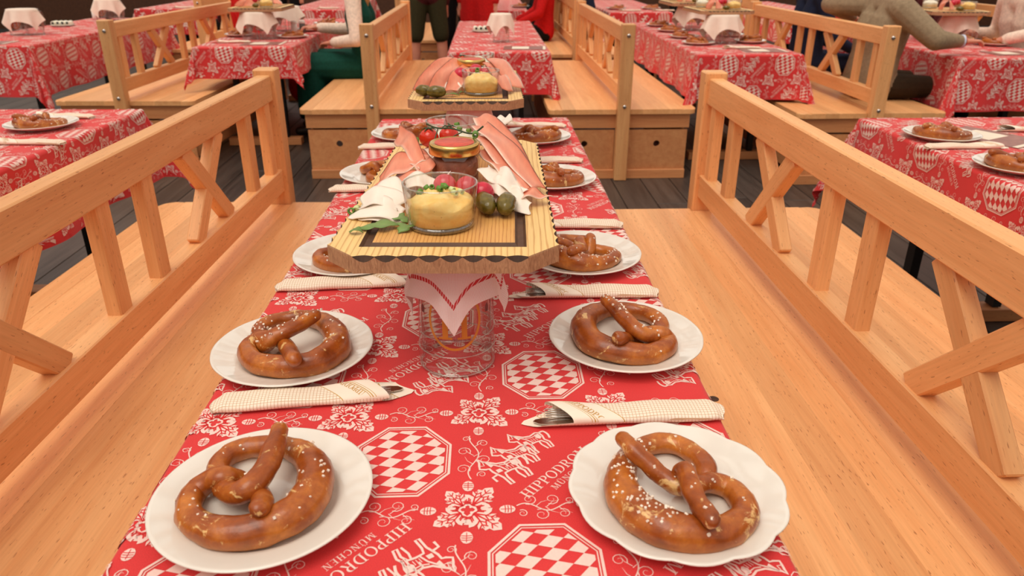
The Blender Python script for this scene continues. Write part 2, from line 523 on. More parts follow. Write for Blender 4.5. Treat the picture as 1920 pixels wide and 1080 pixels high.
_plank_cache = {}
def plank_mesh(w, l, t, mat, bev=0.003, corner=0):
    """bevelled board: X width, Y length, Z thickness, grain along Y, centred"""
    key = (round(w, 4), round(l, 4), round(t, 4), mat, bev, corner)
    if key in _plank_cache: return _plank_cache[key]
    bm = bmesh.new()
    if corner:
        pts = []
        x, y = w / 2, l / 2
        R_ = 0.05
        sg = 1 if corner > 0 else -1
        loop = [(-x, -y)]
        for k in range(7): a = -PI / 2 + k / 6 * PI / 2; loop.append((x - R_ + R_ * math.cos(a), -y + R_ + R_ * math.sin(a)))
        for k in range(7): a = k / 6 * PI / 2; loop.append((x - R_ + R_ * math.cos(a), y - R_ + R_ * math.sin(a)))
        loop.append((-x, y))
        if sg < 0: loop = [(-a, b) for a, b in loop][::-1]
        lo = [bm.verts.new((a, b, -t / 2)) for a, b in loop]; hi = [bm.verts.new((a, b, t / 2)) for a, b in loop]
        n = len(loop)
        bm.faces.new(hi); bm.faces.new(lo[::-1])
        for i in range(n): bm.faces.new((lo[i], lo[(i + 1) % n], hi[(i + 1) % n], hi[i]))
        ed = [e for e in bm.edges if abs(e.verts[0].co.z - t / 2) < 1e-6 and abs(e.verts[1].co.z - t / 2) < 1e-6]
        if bev: bmesh.ops.bevel(bm, geom=ed, offset=bev, segments=1, affect='EDGES')
    else:
        bmesh.ops.create_cube(bm, size=1.0)
        for v in bm.verts: v.co = (v.co.x * w, v.co.y * l, v.co.z * t)
        if bev: bmesh.ops.bevel(bm, geom=bm.edges[:], offset=bev, segments=1, affect='EDGES')
    bmesh.ops.recalc_face_normals(bm, faces=bm.faces)
    me = bpy.data.meshes.new('board')
    bm.to_mesh(me); bm.free()
    me.materials.append(M[mat])
    _plank_cache[key] = me
    return me

def plank(name, w, l, t, parent, loc, rot=(0, 0, 0), mat='beech', bev=0.003, corner=0):
    return link(name, plank_mesh(w, l, t, mat, bev, corner), parent, loc, rot)

def smoothstep(x): x = max(0.0, min(1.0, x)); return x * x * (3 - 2 * x)

def catmull(P, per=8, closed=False):
    P = [np.array(p, float) for p in P]; n = len(P); out = []
    rng = range(n) if closed else range(n - 1)
    for i in rng:
        g = lambda k: P[k % n] if closed else P[max(0, min(n - 1, k))]
        p0, p1, p2, p3 = g(i - 1), g(i), g(i + 1), g(i + 2)
        for k in range(per):
            t = k / per
            out.append(0.5 * ((2 * p1) + (-p0 + p2) * t + (2 * p0 - 5 * p1 + 4 * p2 - p3) * t * t + (-p0 + 3 * p1 - 3 * p2 + p3) * t ** 3))
    if not closed: out.append(P[-1])
    return out
# ------------------------------------------------------------------ floor and rear wall
fl = MB().box((0, 3.3, -0.04), (22.4, 25.4, 0.04)).build('floor', ['floor_base'], smooth=False)
set_props(fl, 'dark trodden board floor under the benches and tables', kind='structure')
rng = random.Random(3)
FW = 0.19
for i in range(int(13.2 / FW)):
    x = -6.6 + (i + 0.5) * FW
    y = -1.0 + rng.random() * -1.5
    while y < 14.5:
        ln = rng.choice((2.4, 3.0, 3.6))
        plank('plank', FW - 0.005, ln - 0.005, 0.02, fl, (x, y + ln / 2, -0.0105), mat='floor_plank', bev=0.002)
        y += ln
wb = MB().box((0, 15.9, 1.66), (22, 0.12, 3.36)).build('wall_back', ['wall'], smooth=False)
set_props(wb, 'dark wooden wall at the far end of the hall', kind='structure')

for nm, c, d, lab in (('block_wall_left', (-11.06, 3.3, 1.66), (0.12, 25.2, 3.36), 'dark wall added on the left side to block horizontal light'),  # these three walls are added to cut off light from the horizon
                      ('block_wall_right', (11.06, 3.3, 1.66), (0.12, 25.2, 3.36), 'dark wall added on the right side to block horizontal light'),
                      ('block_wall_front', (0, -9.3, 1.66), (22, 0.12, 3.36), 'dark wall added behind the camera to block horizontal light')):
    set_props(MB().box(c, d).build(nm, ['wall'], smooth=False), lab, kind='structure')

# unseen overhead timbers, added so that glossy surfaces have something to reflect
k_ = 0
for i in range(11):
    k_ += 1
    set_props(MB().box((0, -8.4 + 2.3 * i, 5.6), (22.2, 0.30, 0.45)).build('reflection_beam_%d' % k_, ['beech_dark'], smooth=False), 'unseen timber beam across the hall, added for its reflections', kind='structure')
for i in range(7):
    k_ += 1
    set_props(MB().box((-9.9 + 3.3 * i, 3.3, 5.2), (0.24, 25.2, 0.34)).build('reflection_beam_%d' % k_, ['beech_dark'], smooth=False), 'unseen timber purlin along the hall, added for its reflections', kind='structure')

# ------------------------------------------------------------------ double-sided benches
SEAT = 0.45
def panel_with_hole(w, h, t, hx, hz, r, n=20):
    """board in the XZ plane with a round hole, thickness along Y"""
    outer = [(-w / 2, 0), (w / 2, 0), (w / 2, h), (-w / 2, h)]
    inner = [(hx + r * math.cos(-2 * PI * k / n), hz + r * math.sin(-2 * PI * k / n)) for k in range(n)]
    tri = tessellate_polygon([[Vector((a, b, 0)) for a, b in outer], [Vector((a, b, 0)) for a, b in inner]])
    P = outer + inner
    mb = MB()
    mb.add([(a, 0, b) for a, b in P], tri); mb.add([(a, t, b) for a, b in P], tri)
    for loop in (range(0, 4), range(4, 4 + n)):
        loop = list(loop)
        for i in range(len(loop)):
            a, b = loop[i], loop[(i + 1) % len(loop)]
            mb.add([(P[a][0], 0, P[a][1]), (P[b][0], 0, P[b][1]), (P[b][0], t, P[b][1]), (P[a][0], t, P[a][1])], [(0, 1, 2, 3)])
    return mb

_hole_panel = panel_with_hole(0.385, 0.255, 0.018, 0.0, 0.165, 0.021).mesh('end_panel', ['beech_dark'], smooth=False)
_bolt = MB().lathe([(0.0, 0.007), (0.007, 0.0065), (0.011, 0.004), (0.0125, 0.0)], 14).mesh('bolt', ['chrome'])

def bench(label, loc, rotz, Ln=2.45, hw=0.47, group='double-sided wooden benches'):
    """origin: middle of the near end on the floor; runs along local +Y"""
    b = thing('double_bench', label, 'bench', loc, rotz, group)
    # posts
    for y in (0.036, Ln - 0.036):
        plank('end_post', 0.08, 0.962, 0.072, b, (0, y, 0.481), (PI / 2, 0, 0), bev=0.005)
    # seat: five boards a side, one narrow board between the posts
    wpl = (hw - 0.042) / 5
    for sgn in (-1, 1):
        for k in range(5):
            x = sgn * (0.042 + (k + 0.5) * wpl)
            plank('seat_plank', wpl, Ln - 0.09, 0.03, b, (x, Ln / 2, SEAT - 0.015), bev=0.0 if k < 4 else 0.004, corner=(sgn if k == 4 else 0))
    plank('seat_plank', 0.083, Ln - 0.15, 0.03, b, (0, Ln / 2, SEAT - 0.0151), bev=0.0)
    # rails
    plank('lower_rail', 0.085, Ln - 0.14, 0.05, b, (0, Ln / 2, 0.5475), (0, PI / 2, 0), bev=0.003)
    plank('top_rail', 0.092, Ln - 0.14, 0.05, b, (0, Ln / 2, 0.896), (0, PI / 2, 0), bev=0.004)
    # slats and crosses, seen from the far end in the photograph
    for t in (0.13, 0.338, 1.091, 1.305, 2.07, 2.29):
        y = Ln - t
        plank('slat', 0.034, 0.268, 0.056, b, (0, y, 0.72), (PI / 2, 0, 0), bev=0.003)
    for t0, t1 in ((0.593, 0.859), (1.549, 1.826)):
        for k in (0, 1):
            ya, yb = (Ln - t0, Ln - t1) if k else (Ln - t1, Ln - t0)
            dy, dz = yb - ya, 0.272
            ln = math.hypot(dy, dz)
            a = math.atan2(dz, dy)
            plank('cross_brace', 0.034 + (0.0012 if k else 0), ln, 0.054, b, (0, (ya + yb) / 2, 0.72), (a, 0, 0), bev=0.003)
    for z in (0.896, 0.474):
        link('bolt', _bolt, b, (0, 0.0, z), (PI / 2, 0, 0))
    # chest base under the seat
    plank('apron', 0.09, 2 * hw - 0.07, 0.022, b, (0, 0.075, 0.374), (0, PI / 2, PI / 2), bev=0.002, mat='beech_dark')
    for sgn in (-1, 1):
        link('end_panel', _hole_panel, b, (sgn * (0.042 + 0.1925), 0.068, 0.062))
        plank('side_panel', 0.36, Ln - 0.24, 0.018, b, (sgn * (hw - 0.06), Ln / 2, 0.24), (0, PI / 2, 0), mat='beech_dark')
    plank('plinth', 0.06, 2 * hw - 0.08, 0.03, b, (0, 0.068, 0.03), (0, PI / 2, PI / 2), bev=0.002, mat='beech_dark')
    return b

bench('light beech double bench at left with slatted backrest, beside the centre table', (-0.81 - 0.0372 * 2.45, 2.885 - 2.45, 0), -0.0372)
bench('light beech double bench at right with slatted backrest, beside the centre table', (0.82, 2.75 - 2.45, 0), 0.0)
bench('beech double bench behind the front left bench, woman in green sits on it', (-0.715, 4.70, 0), 0.0)
bench('beech double bench beyond the centre table, just right of its far end', (0.86, 4.64, 0), 0.0)
bench('beech double bench at the upper left with a steel bolt in its near post', (-2.42, 5.04, 0), -0.035)
bench('beech double bench at the upper right, man in taupe jacket leans on it', (2.38, 4.46, 0), 0.0)
bench('distant beech bench right of the far red table, person in red on it', (0.88, 7.42, 0), 0.0)
bench('distant beech bench beyond the man in short leather trousers', (-0.95, 8.75, 0), 0.0)
bench('distant beech bench at the top left behind the napkin draped mugs', (-2.85, 7.95, 0), 0.0)
bench('distant beech bench at the upper right behind the white blouse', (4.36, 5.2, 0), 0.0)
bench('distant beech bench at the top behind the tables right of centre', (2.62, 7.6, 0), 0.0)

for o_ in [o for o in COL.objects if o.get('label', '').startswith('light beech double bench at right')]:
    plug = MB().lathe([(0, 0.0006), (0.010, 0.0006), (0.0115, 0.0)], 16).build('plug', ['burnt'], o_, (0.493 - 0.82, 1.374 - 0.30, SEAT + 0.0002))
    set_props(plug, 'small dark screw plug in the seat')

# ------------------------------------------------------------------ woven pattern pieces (metres, flat)
def poly_tris(loop):
    return [tuple(t) for t in tessellate_polygon([[Vector((a, b, 0)) for a, b in loop]])]

class Flat:
    def __init__(s): s.v = []; s.t = []; s.m = []
    def poly(s, loop, mat=0):
        b = len(s.v); s.v += [tuple(p) for p in loop]
        for t in poly_tris(loop): s.t.append(tuple(i + b for i in t)); s.m.append(mat)
    def convex(s, loop, mat=0):
        b = len(s.v); s.v += [tuple(p) for p in loop]
        for i in range(1, len(loop) - 1): s.t.append((b, b + i, b + i + 1)); s.m.append(mat)
    def strip(s, pts, w, mat=0, closed=False, taper=False):
        pts = [np.array(p[:2], float) for p in pts]; n = len(pts)
        b = len(s.v)
        for i in range(n):
            a = pts[(i - 1) % n] if closed else pts[max(0, i - 1)]
            c = pts[(i + 1) % n] if closed else pts[min(n - 1, i + 1)]
            d = c - a; d = d / (np.linalg.norm(d) + 1e-12); nn = np.array([-d[1], d[0]])
            ww = w[i] if hasattr(w, '__len__') else w
            if taper: ww *= 1 - 0.75 * i / (n - 1)
            s.v += [tuple(pts[i] + nn * ww / 2), tuple(pts[i] - nn * ww / 2)]
        for i in range(n if closed else n - 1):
            p, q = b + 2 * i, b + 2 * ((i + 1) % n)
            s.t += [(p, p + 1, q + 1), (p, q + 1, q)]; s.m += [mat, mat]
    def merge(s, o, f=lambda p: p):
        b = len(s.v); s.v += [tuple(f(np.array(p))) for p in o.v]
        s.t += [tuple(i + b for i in t) for t in o.t]; s.m += o.m
        return s
    def arr(s): return np.array(s.v, float), np.array(s.t, int), np.array(s.m, int)

def rot2(a):
    c, k = math.cos(a), math.sin(a)
    return np.array([[c, -k], [k, c]])

# ---- serif capitals, unit height
def arc_pts(cx, cy, rx, ry, a0, a1, n): return [(cx + rx * math.cos(a0 + (a1 - a0) * k / n), cy + ry * math.sin(a0 + (a1 - a0) * k / n)) for k in range(n + 1)]
def glyph(ch):
    f = Flat()
    K, T = 0.155, 0.055
    def stem(x, w=K, y0=0.0, y1=1.0, ser=True):
        f.convex([(x - w / 2, y0), (x + w / 2, y0), (x + w / 2, y1), (x - w / 2, y1)])
        if ser:
            for y in (y0, y1 - T): f.convex([(x - 0.19, y), (x + 0.19, y), (x + 0.19, y + T), (x - 0.19, y + T)])
    def bar(x0, x1, y, t=T): f.convex([(x0, y - t / 2), (x1, y - t / 2), (x1, y + t / 2), (x0, y + t / 2)])
    def arc(cx, cy, rx, ry, a0, a1, n=14):
        p = arc_pts(cx, cy, rx, ry, a0, a1, n)
        w = [T + (K - T) * abs(math.cos(a0 + (a1 - a0) * k / n)) for k in range(n + 1)]
        f.strip(p, w)
    if ch == 'H': stem(0.2); stem(0.72); bar(0.2, 0.72, 0.5); w = 0.92
    elif ch == 'I': stem(0.2); w = 0.4
    elif ch in 'PR':
        stem(0.2); bar(0.2, 0.42, 0.97); bar(0.2, 0.42, 0.48); arc(0.40, 0.725, 0.25, 0.245, PI / 2, -PI / 2); w = 0.70
        if ch == 'R': f.convex([(0.40, 0.48), (0.55, 0.48), (0.86, 0), (0.68, 0)]); w = 0.86
    elif ch == 'O': arc(0.47, 0.5, 0.38, 0.48, 0, 2 * PI, 22); w = 0.95
    elif ch == 'D': stem(0.2); bar(0.2, 0.44, 0.97); bar(0.2, 0.44, 0.03); arc(0.40, 0.5, 0.40, 0.47, PI / 2, -PI / 2, 16); w = 0.90
    elif ch == 'M':
        stem(0.18, 0.07); stem(0.98); f.convex([(0.16, 1), (0.32, 1), (0.64, 0.02), (0.52, 0.02)]); f.convex([(0.92, 1), (0.99, 1), (0.62, 0.02), (0.56, 0.02)]); w = 1.2
    elif ch == 'N': stem(0.18, 0.07); stem(0.80, 0.07); f.convex([(0.15, 1), (0.32, 1), (0.84, 0), (0.70, 0)]); w = 1.0
    elif ch == 'U':
        stem(0.2, K, 0.33, 1.0, False); stem(0.78, 0.07, 0.33, 1.0, False); arc(0.49, 0.33, 0.29, 0.31, PI, 2 * PI, 12)
        bar(0.02, 0.38, 0.975); bar(0.62, 0.92, 0.975)
        for x in (0.36, 0.62): f.convex(arc_pts(x, 1.16, 0.07, 0.07, 0, 2 * PI, 8)[:-1])
        w = 0.96
    elif ch == 'C': arc(0.47, 0.5, 0.38, 0.48, 0.7, 2 * PI - 0.7, 18); w = 0.84
    elif ch == 'E': stem(0.2); bar(0.2, 0.66, 0.97, 0.06); bar(0.2, 0.58, 0.52, 0.06); bar(0.2, 0.68, 0.03, 0.06); w = 0.74
    return f, w
_gl = {c: glyph(c) for c in 'HIPODRMNUCE'}
def text_flat(s, h, gap=0.10, mat=0):
    out = Flat(); x = 0
    for ch in s:
        g, w = _gl[ch]
        out.merge(g, lambda p, x=x: np.array([(p[0] + x), p[1]])); x += w + gap
    wd = (x - gap) * h
    r = Flat().merge(out, lambda p: p * h)
    r.m = [mat] * len(r.m)
    return r, wd

# ---- vine leaf with veins
def leaf_flat(size, ang, detail):
    f = Flat()
    half = [(0.0, 0.012), (0.05, 0.05), (0.03, 0.22), (0.10, 0.24), (0.08, 0.36), (0.14, 0.33), (0.17, 0.44), (0.27, 0.37), (0.34, 0.44), (0.40, 0.33), (0.40, 0.22), (0.50, 0.30), (0.56, 0.34), (0.60, 0.24), (0.71, 0.27), (0.74, 0.16), (0.86, 0.15), (1.0, 0.0)]
    if not detail: half = half[::2] + [half[-1]]
    R_ = half + [(x, -y) for x, y in half[-2::-1]]
    f.poly(R_)
    if detail:
        for a, l0 in ((0, 0.95), (0.75, 0.62), (-0.75, 0.62), (1.75, 0.42), (-1.75, 0.42)):
            p0 = (0.12, 0); p1 = (0.2 + 0.45 * l0 * math.cos(a) + (0.25 if abs(a) < 1 else 0.0), 0.55 * l0 * math.sin(a))
            md = ((p0[0] + p1[0]) / 2, (p0[1] + p1[1]) / 2 + 0.02)
            f.strip([p0, md, p1], 0.06, 1, taper=True)
            for q in (0.5, 0.75):
                bx, by = p0[0] + (p1[0] - p0[0]) * q, p0[1] + (p1[1] - p0[1]) * q
                for sg in (-1, 1):
                    aa = math.atan2(p1[1] - p0[1], p1[0] - p0[0]) + sg * 0.8
                    f.strip([(bx, by), (bx + 0.16 * math.cos(aa), by + 0.16 * math.sin(aa))], 0.035, 1)
    Rm = rot2(ang)
    return Flat().merge(f, lambda p: Rm @ (p * size))

def hop_flat(c, ang, s, detail):
    f = Flat()
    f.convex([(s * (0.62 * math.cos(a)), s * 0.46 * math.sin(a)) for a in np.linspace(0, 2 * PI, 13)[:-1]])
    if detail:
        for y in (-0.2, 0.02, 0.24):
            f.strip([(s * (y + 0.05 * math.cos(k)), s * 0.42 * math.sin(k)) for k in np.linspace(-1.2, 1.2, 6)], 0.0011, 1)
        f.strip([(-0.5 * s, 0), (0.5 * s, 0)], 0.0009, 1)
    Rm = rot2(ang)
    return Flat().merge(f, lambda p: Rm @ p + np.array(c))

def node_flat(detail):
    f = Flat()
    for k, (a, s) in enumerate(((0.92, 0.045), (PI - 0.92, 0.039), (PI + 0.58, 0.042), (-0.70, 0.048))):
        f.merge(leaf_flat(s, a, detail), lambda p, a=a: p + 0.0045 * np.array([math.cos(a), math.sin(a)]))
    for a, d in ((0, 0.047), (PI / 2, 0.043), (PI, 0.046), (-PI / 2, 0.045)):
        f.merge(hop_flat((d * math.cos(a), d * math.sin(a)), a, 0.0155, detail))
    return f

def spiral(c, r, a0, turns, sgn, n=16):
    return [(c[0] + r * (1 - 0.8 * k / n) * math.cos(a0 + sgn * turns * 2 * PI * k / n), c[1] + r * (1 - 0.8 * k / n) * math.sin(a0 + sgn * turns * 2 * PI * k / n)) for k in range(n + 1)]

def vine_flat(half, detail):
    """scrolling tendril along +X, length 2*half"""
    f = Flat()
    n = 20 if detail else 8
    main = [(-half + 2 * half * k / n, 0.0065 * math.sin(2 * PI * k / n * 1.25 + 0.4)) for k in range(n + 1)]
    f.strip(main, 0.0016)
    if detail:
        for x, sg, r in ((-0.55, 1, 0.0095), (-0.15, -1, 0.010), (0.25, 1, 0.0095), (0.62, -1, 0.008), (-0.8, -1, 0.0062), (0.85, 1, 0.006)):
            c = (x * half, sg * (0.006 + r * 0.75))
            f.strip(spiral(c, r, -sg * PI / 2 - 0.5 * sg, 1.45, sg, 15), 0.0013, taper=True)
        for x, sg in ((-0.35, 1), (0.05, 1), (0.45, -1), (0.0, -1)):
            f.strip([(x * half, 0), (x * half + 0.007, sg * 0.008), (x * half + 0.016, sg * 0.0115)], 0.0011, taper=True)
    return f

def clip_convex(poly, clip):
    out = poly
    n = len(clip)
    for i in range(n):
        a, b = clip[i], clip[(i + 1) % n]
        inp, out = out, []
        side = lambda p: (b[0] - a[0]) * (p[1] - a[1]) - (b[1] - a[1]) * (p[0] - a[0])
        for k in range(len(inp)):
            p, q = inp[k], inp[(k + 1) % len(inp)]
            sp, sq = side(p), side(q)
            if sp >= 0: out.append(p)
            if sp * sq < 0:
                t = sp / (sp - sq); out.append((p[0] + t * (q[0] - p[0]), p[1] + t * (q[1] - p[1])))
        if len(out) < 3: return []
    return out

def oct_flat(w, h, detail):
    f = Flat()
    def octo(s): 
        x, y = w / 2 * s, h / 2 * s; cx, cy = x * 0.42, y * 0.42
        return [(x, -cy), (x, cy), (cx, y), (-cx, y), (-x, cy), (-x, -cy), (-cx, -y), (cx, -y)]
    f.strip(octo(1.0), 0.0034, closed=True)
    f.strip(octo(0.935), 0.0015, closed=True)
    cl = octo(0.885)
    a, b = np.array([0.0130, 0.0150]), np.array([0.0165, -0.0045])
    for i in range(-9, 10):
        for j in range(-9, 10):
            if (i + j) % 2: continue
            o = i * a + j * b
            p = clip_convex([tuple(o), tuple(o + b), tuple(o + a + b), tuple(o + a)], cl)
            if len(p) >= 3: f.convex(p)
    return f

HORSE = [(-.52, .52), (-.47, .63), (-.41, .74), (-.37, .86), (-.33, .74), (-.22, .64), (-.08, .50), (.12, .44), (.32, .50), (.42, .44), (.43, .28), (.38, .10), (.45, -.05), (.42, -.30), (.33, -.30), (.35, -.06), (.27, .10), (.1, .12), (-.08, .10), (-.11, -.05), (-.09, -.32), (-.18, -.32), (-.20, -.02), (-.26, .14), (-.31, .28), (-.32, .42), (-.40, .44)]
def horse_flat(detail):
    f = Flat()
    if not detail:
        f.poly(HORSE); return f
    f.strip(HORSE, 0.055, closed=True)
    f.strip([(-.25, .14), (-.42, .10), (-.40, -.08)], 0.06)
    f.strip([(.20, .12), (.18, -.06), (.24, -.30)], 0.05)
    f.strip(catmull([(.42, .44), (.56, .44), (.60, .26), (.55, .08)], 4), 0.06)
    f.strip([(-.30, .72), (-.18, .52), (-.05, .34), (.02, .14)], 0.04)
    f.strip([(-.05, .42), (.10, .36), (.30, .38)], 0.03)
    f.poly([(-.30, .68), (-.20, .62), (-.16, .48), (-.26, .44)])
    f.poly([(.24, .42), (.38, .42), (.38, .24), (.30, .18), (.22, .28)])
    f.poly([(-.22, .30), (-.10, .30), (-.08, .18), (-.22, .18)])
    for k in range(4): f.strip([(-.02 + .07 * k, .30), (.0 + .07 * k, .17)], 0.018)
    f.strip([(-.46, .62), (-.36, .58), (-.34, .70)], 0.025)
    return f

def team_flat(detail):
    """horse team with the lettering under it, running along the cell's diagonal"""
    f = Flat()
    h = horse_flat(detail)
    for dx, dy, s in ((-0.060, 0.006, 0.054), (-0.030, 0.016, 0.050), (0.006, 0.020, 0.048)):
        f.merge(h, lambda p, dx=dx, dy=dy, s=s: rot2(-0.28) @ (p * s) + np.array([dx, dy]))
    if detail:
        t, w = text_flat('HIPPODROM', 0.0150)
        f.merge(t, lambda p: p + np.array([-w / 2 - 0.018, -0.041]))
        t, w2 = text_flat('MUNCHEN', 0.0092, 0.14)
        f.merge(t, lambda p: p + np.array([-w2 / 2 - 0.012, -0.056]))
    else:
        f.convex([(-.078, -.041), (.045, -.041), (.045, -.028), (-.078, -.028)]); f.convex([(-.042, -.056), (.022, -.056), (.022, -.048), (-.042, -.048)])
    Rm = rot2(math.radians(47))
    return Flat().merge(f, lambda p: Rm @ p)

CX, CY = 0.184, 0.203
def pattern_set(detail):
    return dict(node=node_flat(detail).arr(), vx=vine_flat(CX / 2 - 0.058, detail).arr(), vy=vine_flat(CY / 2 - 0.056, detail).arr(),
                oct=oct_flat(0.122, 0.142, detail).arr(), team=team_flat(detail).arr())
PAT = {1: pattern_set(True), 0: pattern_set(False)}

# ------------------------------------------------------------------ tablecloths
def cloth_map(u, v, a, b, seed, lift=0.0, R_=0.012, corner=0.28, amp=0.05):
    u = np.asarray(u, float); v = np.asarray(v, float)
    s = np.maximum(np.abs(u) - a, 0); t = np.maximum(np.abs(v) - b, 0)
    su, sv = np.sign(u), np.sign(v)
    r = np.hypot(s, t); rs = np.where(r > 1e-9, r, 1.0)
    dx, dy = s / rs, t / rs
    phi = np.minimum(r / R_, PI / 2)
    hang = np.maximum(r - R_ * PI / 2, 0)
    bx, by = np.clip(u, -a, a), np.clip(v, -b, b)
    th = np.arctan2(t, s + 1e-12)
    wave = np.sin(11.0 * by * dx + 13.0 * bx * dy + seed + 2.2 * th) + 0.5 * np.sin(23 * by * dx + 19 * bx * dy + 2.1 * seed)
    cor = np.where((s > 0) & (t > 0), np.sin(2 * th), 0.0)
    fl = 0.06 + amp * wave + corner * cor
    out = R_ * np.sin(phi) + hang * fl + lift * np.sin(phi)
    z = -R_ * (1 - np.cos(phi)) - hang * np.sqrt(np.maximum(0.2, 1 - fl * fl)) + lift * np.cos(phi)
    top = np.where(r <= 0, 1.0, 0.0)
    z = z + top * 0.0008 * (np.sin(9 * u + seed) * np.sin(5 * v + 1.3 * seed))
    return np.stack([bx + su * dx * out, by + sv * dy * out, z], -1)

def tablecloth(label, loc, rotz, a, b, drop=0.27, seed=1.0, node=(0, 0), skew=(0.0, 0.0), detail=1, res=0.02, corner=0.28, amp=0.05):
    o_z = loc[2]
    A, B = a + drop, b + drop
    nu, nv = int(2 * A / res) + 1, int(2 * B / res) + 1
    us = np.unique(np.concatenate([np.linspace(-A, A, nu)] + [s * (a + np.array([0, .004, .009, .014, .019])) for s in (-1, 1)]))
    vs = np.unique(np.concatenate([np.linspace(-B, B, nv)] + [s * (b + np.array([0, .004, .009, .014, .019])) for s in (-1, 1)]))
    U, V = np.meshgrid(us, vs, indexing='ij')
    P = cloth_map(U, V, a, b, seed, 0.0, corner=corner, amp=amp)
    mb = MB().grid(P)
    me = mb.mesh('tablecloth', ['red'], fix=False)
    uvl = me.uv_layers.new(name='UVMap')
    flatuv = np.stack([U.ravel(), V.ravel()], -1)
    idx = np.empty(len(me.loops), int); me.loops.foreach_get('vertex_index', idx)
    uvl.data.foreach_set('uv', flatuv[idx].ravel())
    o = link('tablecloth', me, None, loc, (0, 0, rotz))
    set_props(o, label, 'tablecloth', 'red patterned tablecloths')
    # woven pattern
    W = [[], [], []]; base = 0
    pat = PAT[detail]
    def put(key, c, rotk=0.0):
        nonlocal base
        v, t, m = pat[key]
        q = (rot2(rotk) @ v.T).T + np.array(c)
        ok = (np.abs(q[:, 0]) < A - 0.004) & (np.abs(q[:, 1]) < B - 0.004)
        tk = ok[t].all(1)
        if not tk.any(): return
        W[0].append((q, m_of_v(v, t, m))); W[1].append(t[tk] + base); W[2].append(m[tk]); base += len(q)
    def m_of_v(v, t, m):
        z = np.zeros(len(v)); z[t.ravel()] = np.repeat(m, 3); return z
    rng_i = range(int(-A / CX) - 3, int(A / CX) + 4); rng_j = range(int(-B / CY) - 3, int(B / CY) + 4)
    for i in rng_i:
        for j in rng_j:
            n0 = np.array(node) + i * np.array([CX, skew[0]]) + j * np.array([skew[1], CY])
            put('node', n0)
            put('vx', n0 + np.array([CX / 2, skew[0] / 2]))
            put('vy', n0 + np.array([skew[1] / 2, CY / 2]), PI / 2)
            c = n0 + 0.5 * np.array([CX + skew[1], CY + skew[0]])
            if (i + j) % 2 == 0: put('oct', c)
            else: put('team', c, 0.0 if j % 2 else PI)
    q = np.concatenate([w[0] for w in W[0]]); mv = np.concatenate([w[1] for w in W[0]])
    T = np.concatenate(W[1]); mm = np.concatenate(W[2])
    # split pieces that run over the table edge so that they follow the fold
    for lev in range(4):
        tp = (np.abs(q[:, 0]) < a) & (np.abs(q[:, 1]) < b)
        tri = q[T]
        el = np.max(np.linalg.norm(tri - np.roll(tri, 1, 1), axis=2), axis=1)
        near = (np.abs(np.abs(tri[:, :, 0]) - a).min(1) < 0.022) | (np.abs(np.abs(tri[:, :, 1]) - b).min(1) < 0.022) | (tp[T].any(1) & ~tp[T].all(1))
        fl_ = (near & (el > 0.005)) & ~(tp[T].all(1) & ~near)
        if not fl_.any(): break
        A_, mA = T[fl_], mm[fl_]
        p3 = q[A_]; n0 = len(q)
        mid = (p3 + np.roll(p3, -1, 1)) / 2
        q = np.concatenate([q, mid.reshape(-1, 2)]); mv = np.concatenate([mv, np.repeat(mA, 3)])
        k = n0 + np.arange(len(A_) * 3).reshape(-1, 3)
        new = np.concatenate([np.stack([A_[:, 0], k[:, 0], k[:, 2]], 1), np.stack([k[:, 0], A_[:, 1], k[:, 1]], 1), np.stack([k[:, 2], k[:, 1], A_[:, 2]], 1), k])
        T = np.concatenate([T[~fl_], new]); mm = np.concatenate([mm[~fl_], np.tile(mA, 4)])
    top = (np.abs(q[:, 0]) < a) & (np.abs(q[:, 1]) < b)
    X0 = cloth_map(q[:, 0], q[:, 1], a, b, seed, 0.0, corner=corner, amp=amp)
    lift = np.where(top, 0.0005, 0.0016) + mv * 0.0003
    X = np.empty_like(X0)
    for sel in np.unique(lift):
        k = lift == sel
        X[k] = cloth_map(q[k, 0], q[k, 1], a, b, seed, sel, corner=corner, amp=amp)
    pm = bpy.data.meshes.new('woven_pattern')
    pm.vertices.add(len(X)); pm.vertices.foreach_set('co', X.astype(np.float32).ravel())
    nt_ = len(T)
    pm.loops.add(nt_ * 3); pm.loops.foreach_set('vertex_index', T.astype(np.int32).ravel())
    pm.polygons.add(nt_); pm.polygons.foreach_set('loop_start', (np.arange(nt_) * 3).astype(np.int32)); pm.polygons.foreach_set('loop_total', np.full(nt_, 3, np.int32))
    pm.materials.append(M['print']); pm.materials.append(M['vein'])
    pm.polygons.foreach_set('material_index', mm.astype(np.int32))
    pm.update()
    w = link('woven_pattern', pm, o)
    set_props(w, 'white woven leaves, lozenge shields, horses and lettering', kind='stuff')
    return o

def table(label, loc, rotz, a, b):
    t = thing('beer_table', label, 'table', loc, rotz, 'tables under red cloths')
    plank('tabletop', 2 * a - 0.024, 2 * b - 0.024, 0.028, t, (0, 0, 0.729), mat='beech_dark', bev=0.004)
    for y in (-b + 0.28, b - 0.28):
        for x in (-a + 0.17, a - 0.17):
            MB().box((x, y, 0.39), (0.035, 0.05, 0.66)).build('leg', ['steel_black'], t, smooth=False)
        plank('foot_bar', 0.08, 2 * a - 0.12, 0.055, t, (0, y, 0.0285), (0, 0, PI / 2), mat='beech_dark')
    return t

